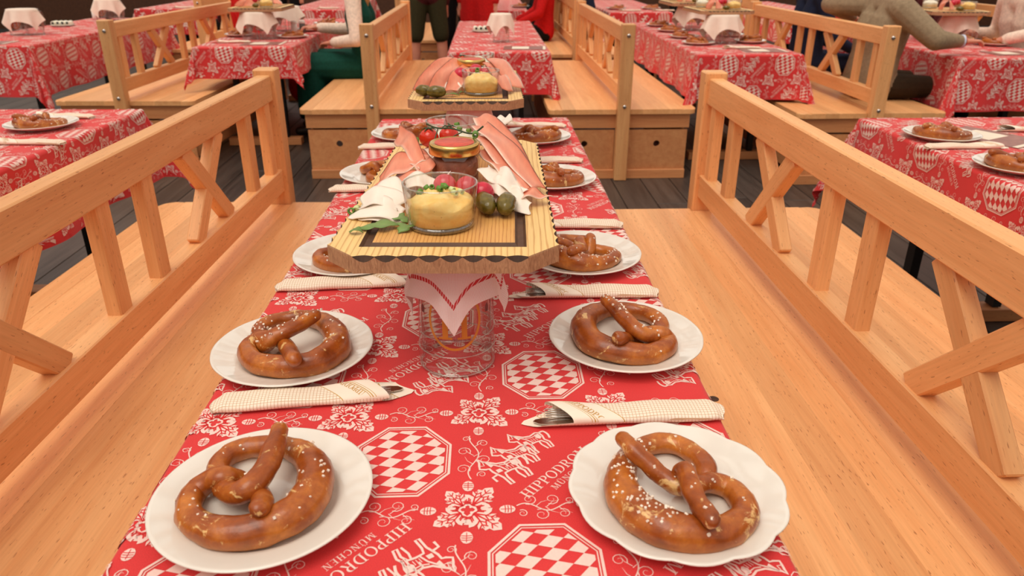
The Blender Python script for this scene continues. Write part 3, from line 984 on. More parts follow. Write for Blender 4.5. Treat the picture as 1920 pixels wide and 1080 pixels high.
TOP = 0.751
TABLES = {}
def set_table(key, name_phrase, cx, cy, rotz, a, b, node=(0, 0), skew=(0.004, 0.008), detail=1, res=0.02, drop=0.27, seed=1.0, corner=0.28, amp=0.05):
    table('table under the red cloth ' + name_phrase, (cx, cy, 0), rotz, a, b)
    tablecloth('red tablecloth with white pattern ' + name_phrase, (cx, cy, TOP), rotz, a, b, drop, seed, node, skew, detail, res, corner, amp)
    TABLES[key] = (cx, cy, rotz)
def on_table(key, u, v, z=0.0):
    cx, cy, r = TABLES[key]
    c, s = math.cos(r), math.sin(r)
    return (cx + u * c - v * s, cy + u * s + v * c, TOP + z)

set_table('c1', 'in the centre foreground', -0.045, 1.70, 0.0, 0.36, 1.25, node=(-0.017 + 0.045, 0.889 - 1.70), skew=(0.006, 0.012), drop=0.22, seed=0.7)
set_table('l1', 'at the left edge beyond the left bench', -1.85, 1.98, -0.037, 0.355, 1.22, node=(0.03, 0.05), seed=2.0, drop=0.30, corner=0.4, amp=0.07)
set_table('r1', 'at the right edge beyond the right bench', 1.84, 1.68, 0.0, 0.355, 1.22, node=(0.06, 0.02), seed=3.1, drop=0.30)
set_table('c2', 'at the top centre behind the second serving board', 0.09, 6.32, 0.0, 0.33, 1.22, node=(0.05, 0.1), seed=4.0, detail=1, res=0.025, drop=0.28, corner=0.2)
set_table('l2', 'at the upper left beside the woman in green', -1.70, 6.68, 0.0, 0.335, 1.22, node=(0.02, 0.06), seed=5.2, res=0.025, drop=0.22)
set_table('r2', 'at the upper right with two serving boards', 1.71, 6.13, 0.0, 0.335, 1.22, node=(0.0, 0.03), seed=6.4, res=0.025, drop=0.29)
set_table('fl2', 'in the upper left corner with large white napkins', -3.60, 6.82, 0.0, 0.36, 1.22, node=(0.04, 0.0), seed=7.7, res=0.025, drop=0.36)
set_table('fr2', 'in the upper right corner before the man in taupe', 3.32, 5.90, 0.0, 0.36, 1.22, node=(0.0, 0.1), seed=8.1, res=0.025, drop=0.33)
for k, (key, ph, x, y) in enumerate((('c3', 'far back in the middle beside the person in red', 0.14, 10.2), ('r3', 'far back right of the middle, low row of plates', 1.72, 9.85),
                                     ('l3', 'far back left of the middle behind the woman in green', -1.95, 10.4), ('fl3', 'far back at left behind the slatted bench', -3.75, 10.6), ('fr3', 'far back at right behind the jacket man', 3.5, 9.4))):
    set_table(key, ph, x, y, 0.0, 0.34, 1.22, node=(0.03 * k, 0.02), seed=9 + k, detail=0, res=0.04, drop=0.29)
# ------------------------------------------------------------------ plates, pretzels, rolled napkins
def plate_mesh(name, lobes, amp, flutes):
    def wob(a, r, z):
        if r < 0.09: return 1.0
        k = (r - 0.09) / 0.035
        w = 1 + amp * k * (abs(math.cos(lobes * a / 2)) - 0.6)
        return w
    prof = [(0.0, 0.0025), (0.068, 0.0025), (0.070, 0.0), (0.076, 0.0), (0.079, 0.0035), (0.1, 0.009), (0.122, 0.0178), (0.1252, 0.0200), (0.1250, 0.0213), (0.1235, 0.0218), (0.120, 0.0210), (0.104, 0.0148), (0.092, 0.0116), (0.087, 0.0104), (0.0835, 0.0078), (0.080, 0.0062), (0.074, 0.0058), (0.04, 0.0058), (0.0, 0.0058)]
    mb = MB().lathe(prof, 96, wob=wob)
    me = mb.mesh(name, ['porcelain'])
    if flutes:
        for v in me.vertices:
            r = math.hypot(v.co.x, v.co.y)
            if 0.088 < r < 0.122 and v.co.z > 0.008:
                v.co.z += flutes * math.sin(PI * (r - 0.088) / 0.034) * math.cos(40 * math.atan2(v.co.y, v.co.x))
    return me
PLATE = [plate_mesh('plate', 16, 0.0, 0.0), plate_mesh('plate_scalloped', 12, 0.035, 0.0), plate_mesh('plate_fluted', 12, 0.004, 0.0007)]

# hand-shaped strands of the four nearest pretzels: x, y, height, radius (metres, about the plate centre)
STRANDS = {
    'nr': [(-0.0580, 0.0410, 0.050, 0.0085), (-0.0470, 0.0220, 0.046, 0.0098), (-0.0320, 0.0090, 0.036, 0.0098), (-0.0160, -0.0040, 0.026, 0.0100), (0.0010, -0.0150, 0.022, 0.0102), (0.0180, -0.0190, 0.026, 0.0104), (0.0420, -0.0050, 0.018, 0.0112), (0.0610, -0.0100, 0.014, 0.0122), (0.0690, -0.0300, 0.014, 0.0130), (0.0670, -0.0530, 0.015, 0.0138), (0.0520, -0.0740, 0.016, 0.0148), (0.0260, -0.0890, 0.018, 0.0162), (-0.0050, -0.0910, 0.020, 0.0182), (-0.0350, -0.0810, 0.022, 0.0198), (-0.0570, -0.0560, 0.022, 0.0200), (-0.0670, -0.0250, 0.021, 0.0185), (-0.0640, 0.0090, 0.019, 0.0160), (-0.0500, 0.0440, 0.017, 0.0130), (-0.0290, 0.0680, 0.015, 0.0118), (0.0000, 0.0800, 0.014, 0.0118), (0.0240, 0.0710, 0.014, 0.0118), (0.0400, 0.0450, 0.015, 0.0118), (0.0410, 0.0140, 0.018, 0.0115), (0.0330, 0.0020, 0.012, 0.0098), (0.0140, -0.0050, 0.011, 0.0092), (0.0040, -0.0020, 0.024, 0.0095), (0.0070, -0.0060, 0.038, 0.0100), (0.0040, -0.0380, 0.046, 0.0102), (0.0050, -0.0610, 0.043, 0.0098), (0.0080, -0.0810, 0.044, 0.0100), (0.0110, -0.1010, 0.048, 0.0088)],
    'nl': [(0.0060, 0.0670, 0.052, 0.0090), (0.0070, 0.0350, 0.048, 0.0112), (0.0050, -0.0020, 0.044, 0.0120), (-0.0070, -0.0300, 0.040, 0.0122), (-0.0300, -0.0230, 0.028, 0.0115), (-0.0560, 0.0140, 0.016, 0.0112), (-0.0680, 0.0440, 0.014, 0.0118), (-0.0620, 0.0660, 0.015, 0.0122), (-0.0420, 0.0780, 0.016, 0.0122), (-0.0150, 0.0790, 0.018, 0.0120), (0.0100, 0.0750, 0.018, 0.0128), (0.0370, 0.0540, 0.020, 0.0158), (0.0580, 0.0150, 0.022, 0.0185), (0.0600, -0.0230, 0.023, 0.0190), (0.0490, -0.0510, 0.022, 0.0182), (0.0260, -0.0690, 0.020, 0.0172), (-0.0050, -0.0770, 0.018, 0.0160), (-0.0350, -0.0730, 0.017, 0.0152), (-0.0630, -0.0550, 0.016, 0.0142), (-0.0770, -0.0330, 0.015, 0.0134), (-0.0800, -0.0050, 0.015, 0.0128), (-0.0660, 0.0060, 0.022, 0.0122), (-0.0440, 0.0030, 0.030, 0.0115), (-0.0290, 0.0120, 0.016, 0.0105), (-0.0080, -0.0060, 0.016, 0.0108), (0.0120, -0.0440, 0.034, 0.0108), (0.0170, -0.0690, 0.044, 0.0098)],
    'rl': [(0.0320, 0.0280, 0.052, 0.0090), (0.0160, 0.0100, 0.048, 0.0108), (-0.0050, -0.0080, 0.044, 0.0115), (-0.0250, -0.0180, 0.038, 0.0116), (-0.0380, -0.0220, 0.026, 0.0110), (-0.0570, 0.0140, 0.015, 0.0108), (-0.0690, 0.0440, 0.015, 0.0115), (-0.0600, 0.0700, 0.016, 0.0120), (-0.0340, 0.0880, 0.016, 0.0122), (0.0010, 0.0860, 0.018, 0.0125), (0.0350, 0.0640, 0.020, 0.0150), (0.0630, 0.0210, 0.022, 0.0180), (0.0740, -0.0260, 0.023, 0.0190), (0.0630, -0.0580, 0.022, 0.0180), (0.0400, -0.0770, 0.020, 0.0165), (0.0020, -0.0780, 0.018, 0.0155), (-0.0350, -0.0680, 0.017, 0.0145), (-0.0610, -0.0410, 0.016, 0.0135), (-0.0700, -0.0120, 0.016, 0.0128), (-0.0590, 0.0010, 0.022, 0.0120), (-0.0360, -0.0090, 0.030, 0.0112), (-0.0230, 0.0080, 0.016, 0.0105), (0.0030, -0.0450, 0.030, 0.0112), (0.0280, -0.1060, 0.046, 0.0105)],
    'rr': [(-0.0270, 0.0450, 0.054, 0.0090), (-0.0130, 0.0180, 0.048, 0.0110), (-0.0020, -0.0160, 0.044, 0.0115), (0.0120, -0.0410, 0.040, 0.0116), (0.0320, -0.0440, 0.030, 0.0112), (0.0570, -0.0060, 0.015, 0.0110), (0.0660, 0.0270, 0.015, 0.0120), (0.0580, 0.0550, 0.016, 0.0124), (0.0330, 0.0770, 0.016, 0.0124), (0.0020, 0.0810, 0.018, 0.0124), (-0.0260, 0.0780, 0.018, 0.0140), (-0.0560, 0.0460, 0.021, 0.0175), (-0.0690, 0.0020, 0.022, 0.0190), (-0.0630, -0.0420, 0.022, 0.0185), (-0.0360, -0.0660, 0.020, 0.0172), (0.0010, -0.0790, 0.018, 0.0158), (0.0320, -0.0760, 0.017, 0.0148), (0.0570, -0.0550, 0.016, 0.0138), (0.0650, -0.0290, 0.016, 0.0128), (0.0510, -0.0310, 0.028, 0.0115), (0.0340, -0.0110, 0.018, 0.0104), (0.0110, -0.0250, 0.013, 0.0104), (-0.0070, -0.0430, 0.026, 0.0108), (-0.0250, -0.0780, 0.046, 0.0102)],
}
def pretzel_path(var):
    if isinstance(var, str): return catmull([(x, y + 0.005, z + 0.002, r * 1.18) for x, y, z, r in STRANDS[var]], 6)
    rr = random.Random(var * 13 + 1)
    j = lambda s=0.03: (rr.random() - 0.5) * 2 * s
    left = [(-.58, -.86, .047, .0105), (-.48, -.62, .044, .0130), (-.23, -.22, .033, .0126), (.08, .02, .037, .0118), (.15, .18, .032, .0118), (-.01, .36, .018, .0122), (-.34, .60, .0145, .0132), (-.72, .60, .0145, .0142), (-.98, .24, .0155, .0152), (-.97, -.24, .0175, .0172), (-.66, -.68, .0215, .0212)]
    right = [(.58, -.86, .047, .0105), (.48, -.62, .042, .0130), (.23, -.22, .026, .0126), (-.08, .02, .0145, .0118), (-.15, .18, .016, .0118), (.01, .36, .040, .0122), (.34, .60, .024, .0132), (.72, .60, .0145, .0142), (.98, .24, .0155, .0152), (.97, -.24, .0175, .0172), (.66, -.68, .0215, .0212)]
    pts = left + [(0, -.88, .0245, .0250)] + right[::-1]
    if var % 2: pts = [(-x, y, z, r) for x, y, z, r in pts]
    S = 0.0775
    P = []
    for i, (x, y, z, r) in enumerate(pts):
        P.append((x * S + j(0.002), y * S + j(0.002), z, r * (1 + j(0.05))))
    return catmull(P, 7)

def pretzel_meshes(var, salt_n, salt_at=None):
    seedn = len(var) + ord(var[0]) % 7 + ord(var[1]) % 5 if isinstance(var, str) else var
    C = pretzel_path(var)
    # rounded tips
    a0, a1 = np.array(C[0]), np.array(C[1]); d = (a0 - a1)[:3]; d /= np.linalg.norm(d)
    b0, b1 = np.array(C[-1]), np.array(C[-2]); e = (b0 - b1)[:3]; e /= np.linalg.norm(e)
    def tip(p, dr): return [np.append(p[:3] + dr * p[3] * f, p[3] * g) for f, g in ((0.45, 0.85), (0.8, 0.55), (0.97, 0.2))]
    C = tip(a0, d)[::-1] + [np.array(c) for c in C] + tip(b0, e)
    mb = MB().tube([c[:3] for c in C], [c[3] for c in C], 18, sz=0.93)
    zmin = min(v[2] for v in mb.v)
    zmin = min(zmin, 0.0)
    mb.v = [(x, y, max(z, zmin + 0.003) - zmin - 0.003) for x, y, z in mb.v]
    mb.v = [(x + dd.x, y + dd.y, z + max(dd.z, -z * 0.5)) for (x, y, z), dd in ((q, noise_vector(Vector(q) * 55 + Vector((seedn * 3.1, 0, 0))) * 0.0016 + noise_vector(Vector(q) * 140) * 0.0005) for q in mb.v)]
    me = mb.mesh('pretzel', ['pretzel'])
    rr = random.Random(seedn)
    sb = MB()
    n = len(C)
    lo, hi = salt_at or ((0.38, 0.66) if seedn % 2 == 0 else (0.30, 0.60))
    for k in range(salt_n):
        i = int(n * (rr.uniform(lo, hi) if rr.random() < 0.8 else rr.random())); i = max(1, min(n - 2, i))
        t = Vector(C[i + 1][:3]) - Vector(C[i - 1][:3]); t.normalize()
        up = Vector((0, 0, 1)); up = (up - t * up.dot(t)).normalized(); sd = t.cross(up)
        a = rr.gauss(0, 0.6); a = max(-1.25, min(1.25, a))
        r = C[i][3]
        p = Vector(C[i][:3]) + (up * math.cos(a) * 0.93 + sd * math.sin(a)) * (r * 1.0) + t * rr.uniform(-0.004, 0.004)
        p.z -= zmin + 0.003
        s = rr.uniform(0.0016, 0.0032)
        R3 = Euler((rr.random() * 6, rr.random() * 6, rr.random() * 6)).to_matrix()
        sb.box(p, (s, s * rr.uniform(0.8, 1.5), s * 0.9), rot=R3)
    return me, sb.mesh('salt', ['salt'], smooth=False)
PRETZEL = [pretzel_meshes(v, n) for v, n in ((0, 40), (1, 120), (2, 70), (3, 45))]
PRETZEL += [pretzel_meshes('nr', 130, (0.42, 0.60)), pretzel_meshes('nl', 40, (0.25, 0.75)), pretzel_meshes('rl', 90, (0.0, 0.55)), pretzel_meshes('rr', 50, (0.0, 0.30))]

def place_setting(phrase, loc, pang, plate_kind=2, var=0, scale=1.0, salt=True, grp='pretzels on plates', off=(0, 0, 1)):
    p = link('dinner_plate', PLATE[plate_kind], None, loc)
    p.scale = (scale, scale, scale)
    set_props(p, 'white plate ' + phrase, 'plate', 'white plates with pretzels')
    q = link('pretzel', PRETZEL[var][0], None, (loc[0] + off[0], loc[1] + off[1], loc[2] + 0.0062 * scale), (0, 0, pang))
    q.scale = (scale * off[2],) * 3
    set_props(q, 'brown pretzel ' + phrase, 'pretzel', grp)
    if salt:
        s = link('salt', PRETZEL[var][1], q)
        set_props(s, 'coarse white salt grains', kind='stuff')

# belly direction -Y in the pretzel's own frame: angle turns it to the photograph's direction
def belly(deg): return math.radians(deg + 90)
SET1 = [  # phrase, x, y, belly angle, plate, variant
    ('at the front right of the centre table', 0.219, 0.697, -90, 1, 4, (0, 0, 1 / 1.012)),
    ('at the front left of the centre table', -0.268, 0.703, -90, 0, 5, (0, 0, 1 / 1.012)),
    ('second from the front, right side of the centre table', 0.225, 1.081, -90, 2, 7, (0, 0, 1 / 1.012)),
    ('second from the front, left side of the centre table', -0.316, 1.060, -90, 2, 6, (0, 0, 1 / 1.012)),
    ('third from the front, right side of the centre table', 0.196, 1.455, 215, 2, 1),
    ('third from the front, left side of the centre table, half under the board', -0.283, 1.467, -40, 2, 0),
    ('fourth from the front, right side of the centre table', 0.182, 2.04, 250, 2, 3),
    ('fourth from the front, left side of the centre table, mostly hidden', -0.298, 2.10, 20, 2, 2),
    ('rearmost on the right side of the centre table', 0.166, 2.56, 300, 2, 1),
    ('rearmost on the left side of the centre table', -0.280, 2.62, -60, 2, 0)]
for ph, x, y, a, pk, var, *o3 in SET1:
    place_setting(ph, (x, y, TOP + 0.0012), belly(a), pk, var, 1.012, off=o3[0] if o3 else (0, 0, 0.97))
place_setting('on the left edge table', on_table('l1', 0.155, 0.86, 0.001), belly(250), 2, 1)
place_setting('at the back of the right edge table', (1.60, 2.545, TOP + 0.001), belly(230), 2, 2)
place_setting('nearer the camera on the right edge table', (1.60, 2.13, TOP + 0.001), belly(200), 2, 3)
for k, (x, y) in enumerate(((1.52, 5.50), (1.53, 5.95), (1.545, 6.45), (1.55, 6.95))):
    place_setting(['nearest', 'second', 'third', 'farthest'][k] + ' along the left side of the upper right table', (x, y, TOP + 0.001), belly(180 + 30 * k), 2, k % 4, 0.95, salt=False)
place_setting('on the right side of the upper right table by the bench slats', (1.925, 5.60, TOP + 0.001), belly(0), 2, 0, 0.95, salt=False)
place_setting('farther back on the right side of the upper right table', (1.91, 6.05, TOP + 0.001), belly(30), 2, 1, 0.95, salt=False)
for k, (x, y) in enumerate(((-1.49, 6.06), (-1.47, 6.62), (-1.45, 7.2))):
    place_setting(['nearest', 'second', 'farthest'][k] + ' along the right side of the table by the woman in green', (x, y, TOP + 0.001), belly(-30 + 40 * k), 2, (k + 1) % 4, 0.95, salt=False)
for k, (x, y) in enumerate(((-1.93, 6.2), (-1.92, 6.7))):
    place_setting(['nearest', 'second'][k] + ' along the left side of the table by the woman in green', (x, y, TOP + 0.001), belly(100 + 40 * k), 2, k, 0.95, salt=False)
place_setting('left of the mug before the man in taupe', (3.15, 5.95, TOP + 0.001), belly(60), 2, 0, 0.95, salt=False)
place_setting('right of the mug before the person in the white blouse', (3.60, 5.38, TOP + 0.001), belly(200), 2, 1, 0.95, salt=False)
for k, (x, y) in enumerate(((1.52, 9.1), (1.93, 9.15), (0.42, 9.5))):
    place_setting(['on the far right-of-centre table, left side', 'on the far right-of-centre table, right side', 'on the far middle table'][k], (x, y, TOP + 0.001), 0.5, 2, k, 0.95, salt=False)

# ---- rolled napkin with cutlery; open end at x=0, rolled body along +X
def napkin_mesh():
    Ln, W, Hh = 0.262, 0.046, 0.018
    nx, nth = 40, 28
    P, UVs = [], []
    for i in range(nx + 1):
        s = i / nx
        row, ur = [], []
        for k in range(nth):
            th = 2 * PI * k / nth
            cy, sz = math.cos(th), math.sin(th)
            sp = lambda v, e: math.copysign(abs(v) ** e, v)
            wv = 1 + 0.05 * math.sin(9 * s + 1) - 0.10 * smoothstep((s - 0.90) / 0.1)
            hv = (1 - 0.55 * smoothstep((s - 0.93) / 0.07)) * (0.85 + 0.25 * smoothstep((0.25 - s) / 0.25) + 0.08 * math.sin(13 * s))
            y = W / 2 * wv * sp(cy, 0.7)
            z = Hh / 2 * hv * (1 + sp(sz, 0.75))
            x0 = 0.012 + 0.034 * (0.5 - y / W) if sz > -0.2 else -0.030 + 0.085 * abs(y / W + 0.12)
            x = x0 + (Ln - x0) * s + 0.004 * math.sin(3 * cy + 1) * smoothstep((s - 0.95) / 0.05)
            row.append((x, y, z + 0.0004)); ur.append((x, y + (0 if sz > 0 else 0.1)))
        P.append(row); UVs.append(ur)
    mb = MB().grid(P, closed_v=True)
    b = (nx) * nth
    mb.f.append(tuple(b + k for k in range(nth))); mb.m.append(0)
    me = mb.mesh('napkin_wrap', ['napkin'], fix=False)
    uvl = me.uv_layers.new(name='UVMap')
    fu = np.array(UVs).reshape(-1, 2)
    idx = np.empty(len(me.loops), int); me.loops.foreach_get('vertex_index', idx)
    uvl.data.foreach_set('uv', fu[idx].ravel())
    bvh = BVHTree.FromPolygons(mb.v, mb.f)
    def zt(x, y):
        h = bvh.ray_cast(Vector((x, y, 0.1)), Vector((0, 0, -1)))
        return (h[0].z if h[0] is not None else 0.01) + 0.0004
    # gold lettering on the plain band, running across the roll
    t, wd = text_flat('HIPPODROM', 0.0098, 0.05)
    v, tr, mm = t.arr()
    ang = math.atan2(-1, 0.9)
    q = (rot2(ang) @ (v - np.array([0, 0.0049])).T).T + np.array([0.040, 0.0235])
    q[:, 0] += 0.004
    keep = (np.abs(q[:, 1]) < W / 2 * 0.93)[tr].all(1)
    tm = bpy.data.meshes.new('lettering')
    tm.from_pydata([(a, b2, zt(a, b2)) for a, b2 in q], [], tr[keep].tolist())
    tm.materials.append(M['gold_ink'])
    return me, tm
NAP, NAPTXT = napkin_mesh()
def knife_mesh():
    mb = MB()
    loop = [(-0.020, -0.003), (-0.012, -0.0095), (0.0, -0.0115), (0.07, -0.0115), (0.07, 0.004), (-0.005, 0.004), (-0.016, 0.0015)]
    tri = poly_tris(loop)
    for z in (0.0, 0.0016): mb.add([(a, b, z) for a, b in loop], tri)
    n = len(loop)
    for i in range(n):
        a, b = loop[i], loop[(i + 1) % n]
        mb.add([(a[0], a[1], 0), (b[0], b[1], 0), (b[0], b[1], 0.0016), (a[0], a[1], 0.0016)], [(0, 1, 2, 3)])
    mb.box((0.14, -0.003, 0.002), (0.14, 0.012, 0.004))
    return mb.mesh('knife', ['cutlery'], smooth=False)
def fork_mesh():
    mb = MB()
    for k in range(4):
        y = (k - 1.5) * 0.0056
        mb.tube([(-0.012, y, 0.0030), (0.005, y, 0.0012), (0.03, y, 0.0008), (0.05, y * 0.9, 0.002)], [0.0007, 0.0013, 0.0015, 0.0016], 6)
    mb.sphere((0.062, 0, 0.003), 0.012, 10, 6, sc=(1.4, 0.95, 0.14))
    mb.tube([(0.07, 0, 0.004), (0.11, 0, 0.004), (0.21, 0, 0.003)], [0.003, 0.0028, 0.005], 8, sz=0.4)
    return mb.mesh('fork', ['cutlery'])
KNIFE, FORK = knife_mesh(), fork_mesh()
def napkin(phrase, loc, rotz, cut=True, scale=1.0):
    t = thing('rolled_napkin', 'rolled paper napkin ' + phrase, 'napkin', loc, rotz, 'rolled napkins with cutlery')
    t.scale = (scale,) * 3
    link('wrap', NAP, t)
    if cut:
        set_props(link('lettering', NAPTXT, t), 'gold lettering on the plain band', kind='stuff')
        set_props(link('knife', KNIFE, t, (0.012, -0.006, 0.0035)), 'steel knife blade tip')
        set_props(link('fork', FORK, t, (0.022, 0.005, 0.0065)), 'steel fork tines')
    return t
PIr = PI
for ph, x, y, r in (
    ('with cutlery, nearest on the right of the centre table', 0.066, 0.866, 0.03),
    ('with cutlery, nearest on the left of the centre table', -0.137, 0.940, PIr + 0.10),
    ('second on the right of the centre table, beside the mug', 0.060, 1.283, -0.02),
    ('second on the left of the centre table, beside the mug', -0.150, 1.345, PIr + 0.06),
    ('third on the right of the centre table, next to the board edge', 0.058, 1.672, -0.03),
    ('third on the left of the centre table, sticking out behind the board', -0.170, 1.980, PIr + 0.0),
    ('fourth on the right of the centre table behind a pretzel', 0.035, 2.268, -0.01),
    ('fourth on the left of the centre table near its far end', -0.165, 2.470, PIr + 0.02),
    ('rearmost on the right of the centre table', 0.035, 2.80, -0.10),
    ('at the very front, only its fork tip in view', -0.150, 0.515, PIr + 0.25)):
    napkin(ph, (x, y, TOP + 0.001), r)
napkin('behind the pretzel on the left edge table', on_table('l1', -0.01, 1.06, 0.001), -0.12)
napkin('at the left image edge on the left edge table', on_table('l1', 0.12, 0.60, 0.001), PI - 0.05 + PI)
napkin('in front of the back pretzel on the right edge table', (1.73, 2.40, TOP + 0.001), PI - 0.02)
napkin('open end with cutlery, farther right on the right edge table', (1.88, 2.66, TOP + 0.001), -0.12)
napkin('at the right image edge on the right edge table', (1.90, 1.98, TOP + 0.001), PI)
napkin('lying near the front of the upper right table', (1.62, 5.25, TOP + 0.001), PI - 0.1 + PI, cut=False)
napkin('at the near corner of the table by the woman in green', (-1.98, 5.72, TOP + 0.001), 0.05, cut=False)
for k, (x, y, wds) in enumerate(((1.50, 8.85, 'on the far right-of-centre table, left side'), (1.88, 8.85, 'on the far right-of-centre table, right side'), (-3.72, 9.55, 'on the far left table behind the slatted bench'), (-1.98, 9.35, 'on the far table left of the middle'))):
    napkin(wds, (x, y, TOP + 0.001), 0.0, cut=False)

# ------------------------------------------------------------------ beer mugs and draped napkins
MUGH = 0.196
def mug_meshes():
    # stands upside down: rim on the cloth, thick base on top
    prof = [(0.0555, 0.0), (0.0605, 0.0), (0.0610, 0.004), (0.0600, 0.030), (0.0612, 0.034), (0.0612, 0.037), (0.0598, 0.041), (0.0592, 0.060), (0.0602, 0.063), (0.0590, 0.067), (0.0580, 0.12), (0.0572, 0.165), (0.0580, 0.180), (0.0565, MUGH - 0.004), (0.052, MUGH), (0.0, MUGH)]
    inner = [(0.0555, 0.0), (0.0552, 0.03), (0.0535, 0.165), (0.050, 0.176), (0.0, 0.178)]
    mb = MB().lathe(prof, 48).lathe(inner, 48)
    body = mb.mesh('mug_body', ['glass'])
    rings = [MB().tube([(r * math.cos(a), r * math.sin(a), z) for a in np.linspace(0, 2 * PI, 49)], t, 6, caps=False).mesh('glass_ring', ['glass_edge']) for r, z, t in ((0.0580, 0.0022, 0.0022), (0.0598, 0.0355, 0.0014), (0.0590, 0.063, 0.0011), (0.0545, 0.179, 0.0022))]
    pts = catmull([(0.0, 0.052, 0.160), (0.0, 0.080, 0.166), (0.0, 0.100, 0.140), (0.0, 0.102, 0.095), (0.0, 0.088, 0.052), (0.0, 0.053, 0.045)], 6)
    hd = MB().tube(pts, 0.010, 12, sx=1.1).mesh('handle', ['glass'])
    return body, hd, rings
MUGB, MUGHD, MUGR = mug_meshes()
def logo_mesh():
    f = Flat()
    oval = [(0.040 * math.cos(a), 0.048 * math.sin(a)) for a in np.linspace(0, 2 * PI, 49)[:-1]]
    f.strip(oval, 0.0042, closed=True)
    g, w = _gl['H']
    f.merge(g, lambda p: np.array([(p[0] - w / 2) * 0.056, (p[1] - 0.5) * 0.062]))
    v, t, m = f.arr()
    r = 0.0598
    pts = [(r * math.sin(x / r), -r * math.cos(x / r), z) for x, z in v]
    me = bpy.data.meshes.new('logo'); me.from_pydata(pts, [], t.tolist()); me.materials.append(M['logo_gold'])
    marks = []
    for sx in (-1, 1):
        mk = Flat(); c = sx * 0.0555
        mk.poly([(c - 0.0035, -0.007), (c + 0.0035, -0.007), (c + 0.0042, 0.002), (c, 0.008), (c - 0.0042, 0.002)])
        v, t, m = mk.arr()
        pts = [(r * math.sin(x / r), -r * math.cos(x / r), z) for x, z in v]
        m2 = bpy.data.meshes.new('fill_mark'); m2.from_pydata(pts, [], t.tolist()); m2.materials.append(M['ink_dark']); marks.append(m2)
    return me, marks
LOGO, FILLMARK = logo_mesh()
def mug(phrase, loc, rotz=0.0, logo=False):
    t = thing('beer_mug', 'upturned glass beer mug ' + phrase, 'mug', loc, rotz, 'upturned glass mugs')
    link('mug_body', MUGB, t); link('handle', MUGHD, t)
    for rg in MUGR: link('glass_ring', rg, t)
    if logo:
        set_props(link('logo', LOGO, t, (0, 0, 0.098)), 'amber oval with a capital H')
        for fm in FILLMARK: set_props(link('fill_mark', fm, t, (0, 0, 0.110)), 'small dark printed mark')
    return t

def drape_mesh(name, mat, half, rot, seed, rm=0.060, fl0=0.16, fl1=0.30):
    """square napkin laid over a mug, its four corners hanging down"""
    nr, nt_ = 16, 72
    P, UV = [], []
    for i in range(nr + 1):
        row, ur = [], []
        for k in range(nt_):
            th = 2 * PI * k / nt_
            c, s = math.cos(th - rot), math.sin(th - rot)
            Rm = half / max(abs(c), abs(s))
            r = Rm * i / nr
            uu, vv = r * c, r * s
            wv = math.sin(4 * (th - rot) + PI) * 0.5 + 0.5
            cornerness = (Rm / half - 1) / (math.sqrt(2) - 1)
            hang = max(0, r - rm)
            fl = fl0 + fl1 * (1 - cornerness) + 0.10 * math.sin(7 * th + seed) * (1 - 0.3 * cornerness)
            rad = min(r, rm) + hang * fl
            z = -hang * math.sqrt(max(0.1, 1 - fl * fl))
            row.append((rad * math.cos(th), rad * math.sin(th), z + 0.0006)); ur.append((0.5 + uu / (2 * half), 0.5 + vv / (2 * half)))
        P.append(row); UV.append(ur)
    me = MB().grid(P, closed_v=True).mesh(name, [mat], fix=False)
    uvl = me.uv_layers.new(name='UVMap'); fu = np.array(UV).reshape(-1, 2)
    idx = np.empty(len(me.loops), int); me.loops.foreach_get('vertex_index', idx)
    uvl.data.foreach_set('uv', fu[idx].ravel())
    return me
DRAPE_RED = drape_mesh('draped_napkin', 'napkin_border', 0.124, -PI / 4, 0.5, fl0=0.10, fl1=0.16)
DRAPE_W = drape_mesh('draped_napkin_white', 'napkin_white', 0.122, 0.15, 1.0, fl0=0.10, fl1=0.25)
DRAPE_W2 = drape_mesh('draped_napkin_white2', 'napkin_white', 0.118, -0.15, 2.0, fl0=0.12, fl1=0.25)
def draped(me, phrase, loc, rotz=0.0):
    o = link('draped_napkin', me, None, loc, (0, 0, rotz))
    set_props(o, phrase, 'napkin', 'napkins draped over mugs')
    return o
MUG1 = (-0.052, 1.042)
mug('holding up the front end of the near serving board', (MUG1[0], MUG1[1], TOP + 0.001), 0.0, True)
draped(DRAPE_RED, 'white napkin with red corded border under the near serving board', (MUG1[0], MUG1[1], TOP + 0.001 + MUGH))
mug('under the rear end of the near serving board', (-0.045, 1.50, TOP + 0.001))
draped(DRAPE_RED, 'white napkin with red border under the rear end of the near board', (-0.045, 1.50, TOP + 0.001 + MUGH), 0.2)
mug('under the front end of the second serving board', (-0.05, 2.22, TOP + 0.001))
draped(DRAPE_RED, 'white napkin with red border under the second serving board', (-0.05, 2.22, TOP + 0.001 + MUGH), 0.1)
mug('under the rear end of the second serving board', (-0.05, 2.58, TOP + 0.001))
MUGS2 = [('on the far centre table', (0.115, 5.72), DRAPE_W2, 'white napkin bunched over the mug on the far centre table', 0.9),
         ('under the board by the woman in green', (-1.72, 5.98), DRAPE_W2, 'white napkin under the board by the woman in green', 0.2),
         ('behind the board by the woman in green', (-1.66, 6.62), DRAPE_W2, 'white napkin on the rear mug by the woman in green', 0.0),
         ('in the upper left corner of the picture', (-3.66, 6.36), DRAPE_W, 'large white napkin over the mug in the upper left corner', 0.0),
         ('at the upper left beside the bench post', (-3.62, 7.72), DRAPE_W, 'large white napkin over the mug beside the upper left bench post', 0.9),
         ('under the front board of the upper right table', (1.70, 5.56), DRAPE_W, 'white napkin under the front board of the upper right table', 0.9),
         ('under the rear board of the upper right table', (1.73, 6.55), DRAPE_W, 'white napkin under the rear board of the upper right table', 0.9),
         ('under the board before the white blouse', (3.40, 5.52), DRAPE_W, 'white napkin under the board before the white blouse', 0.9)]
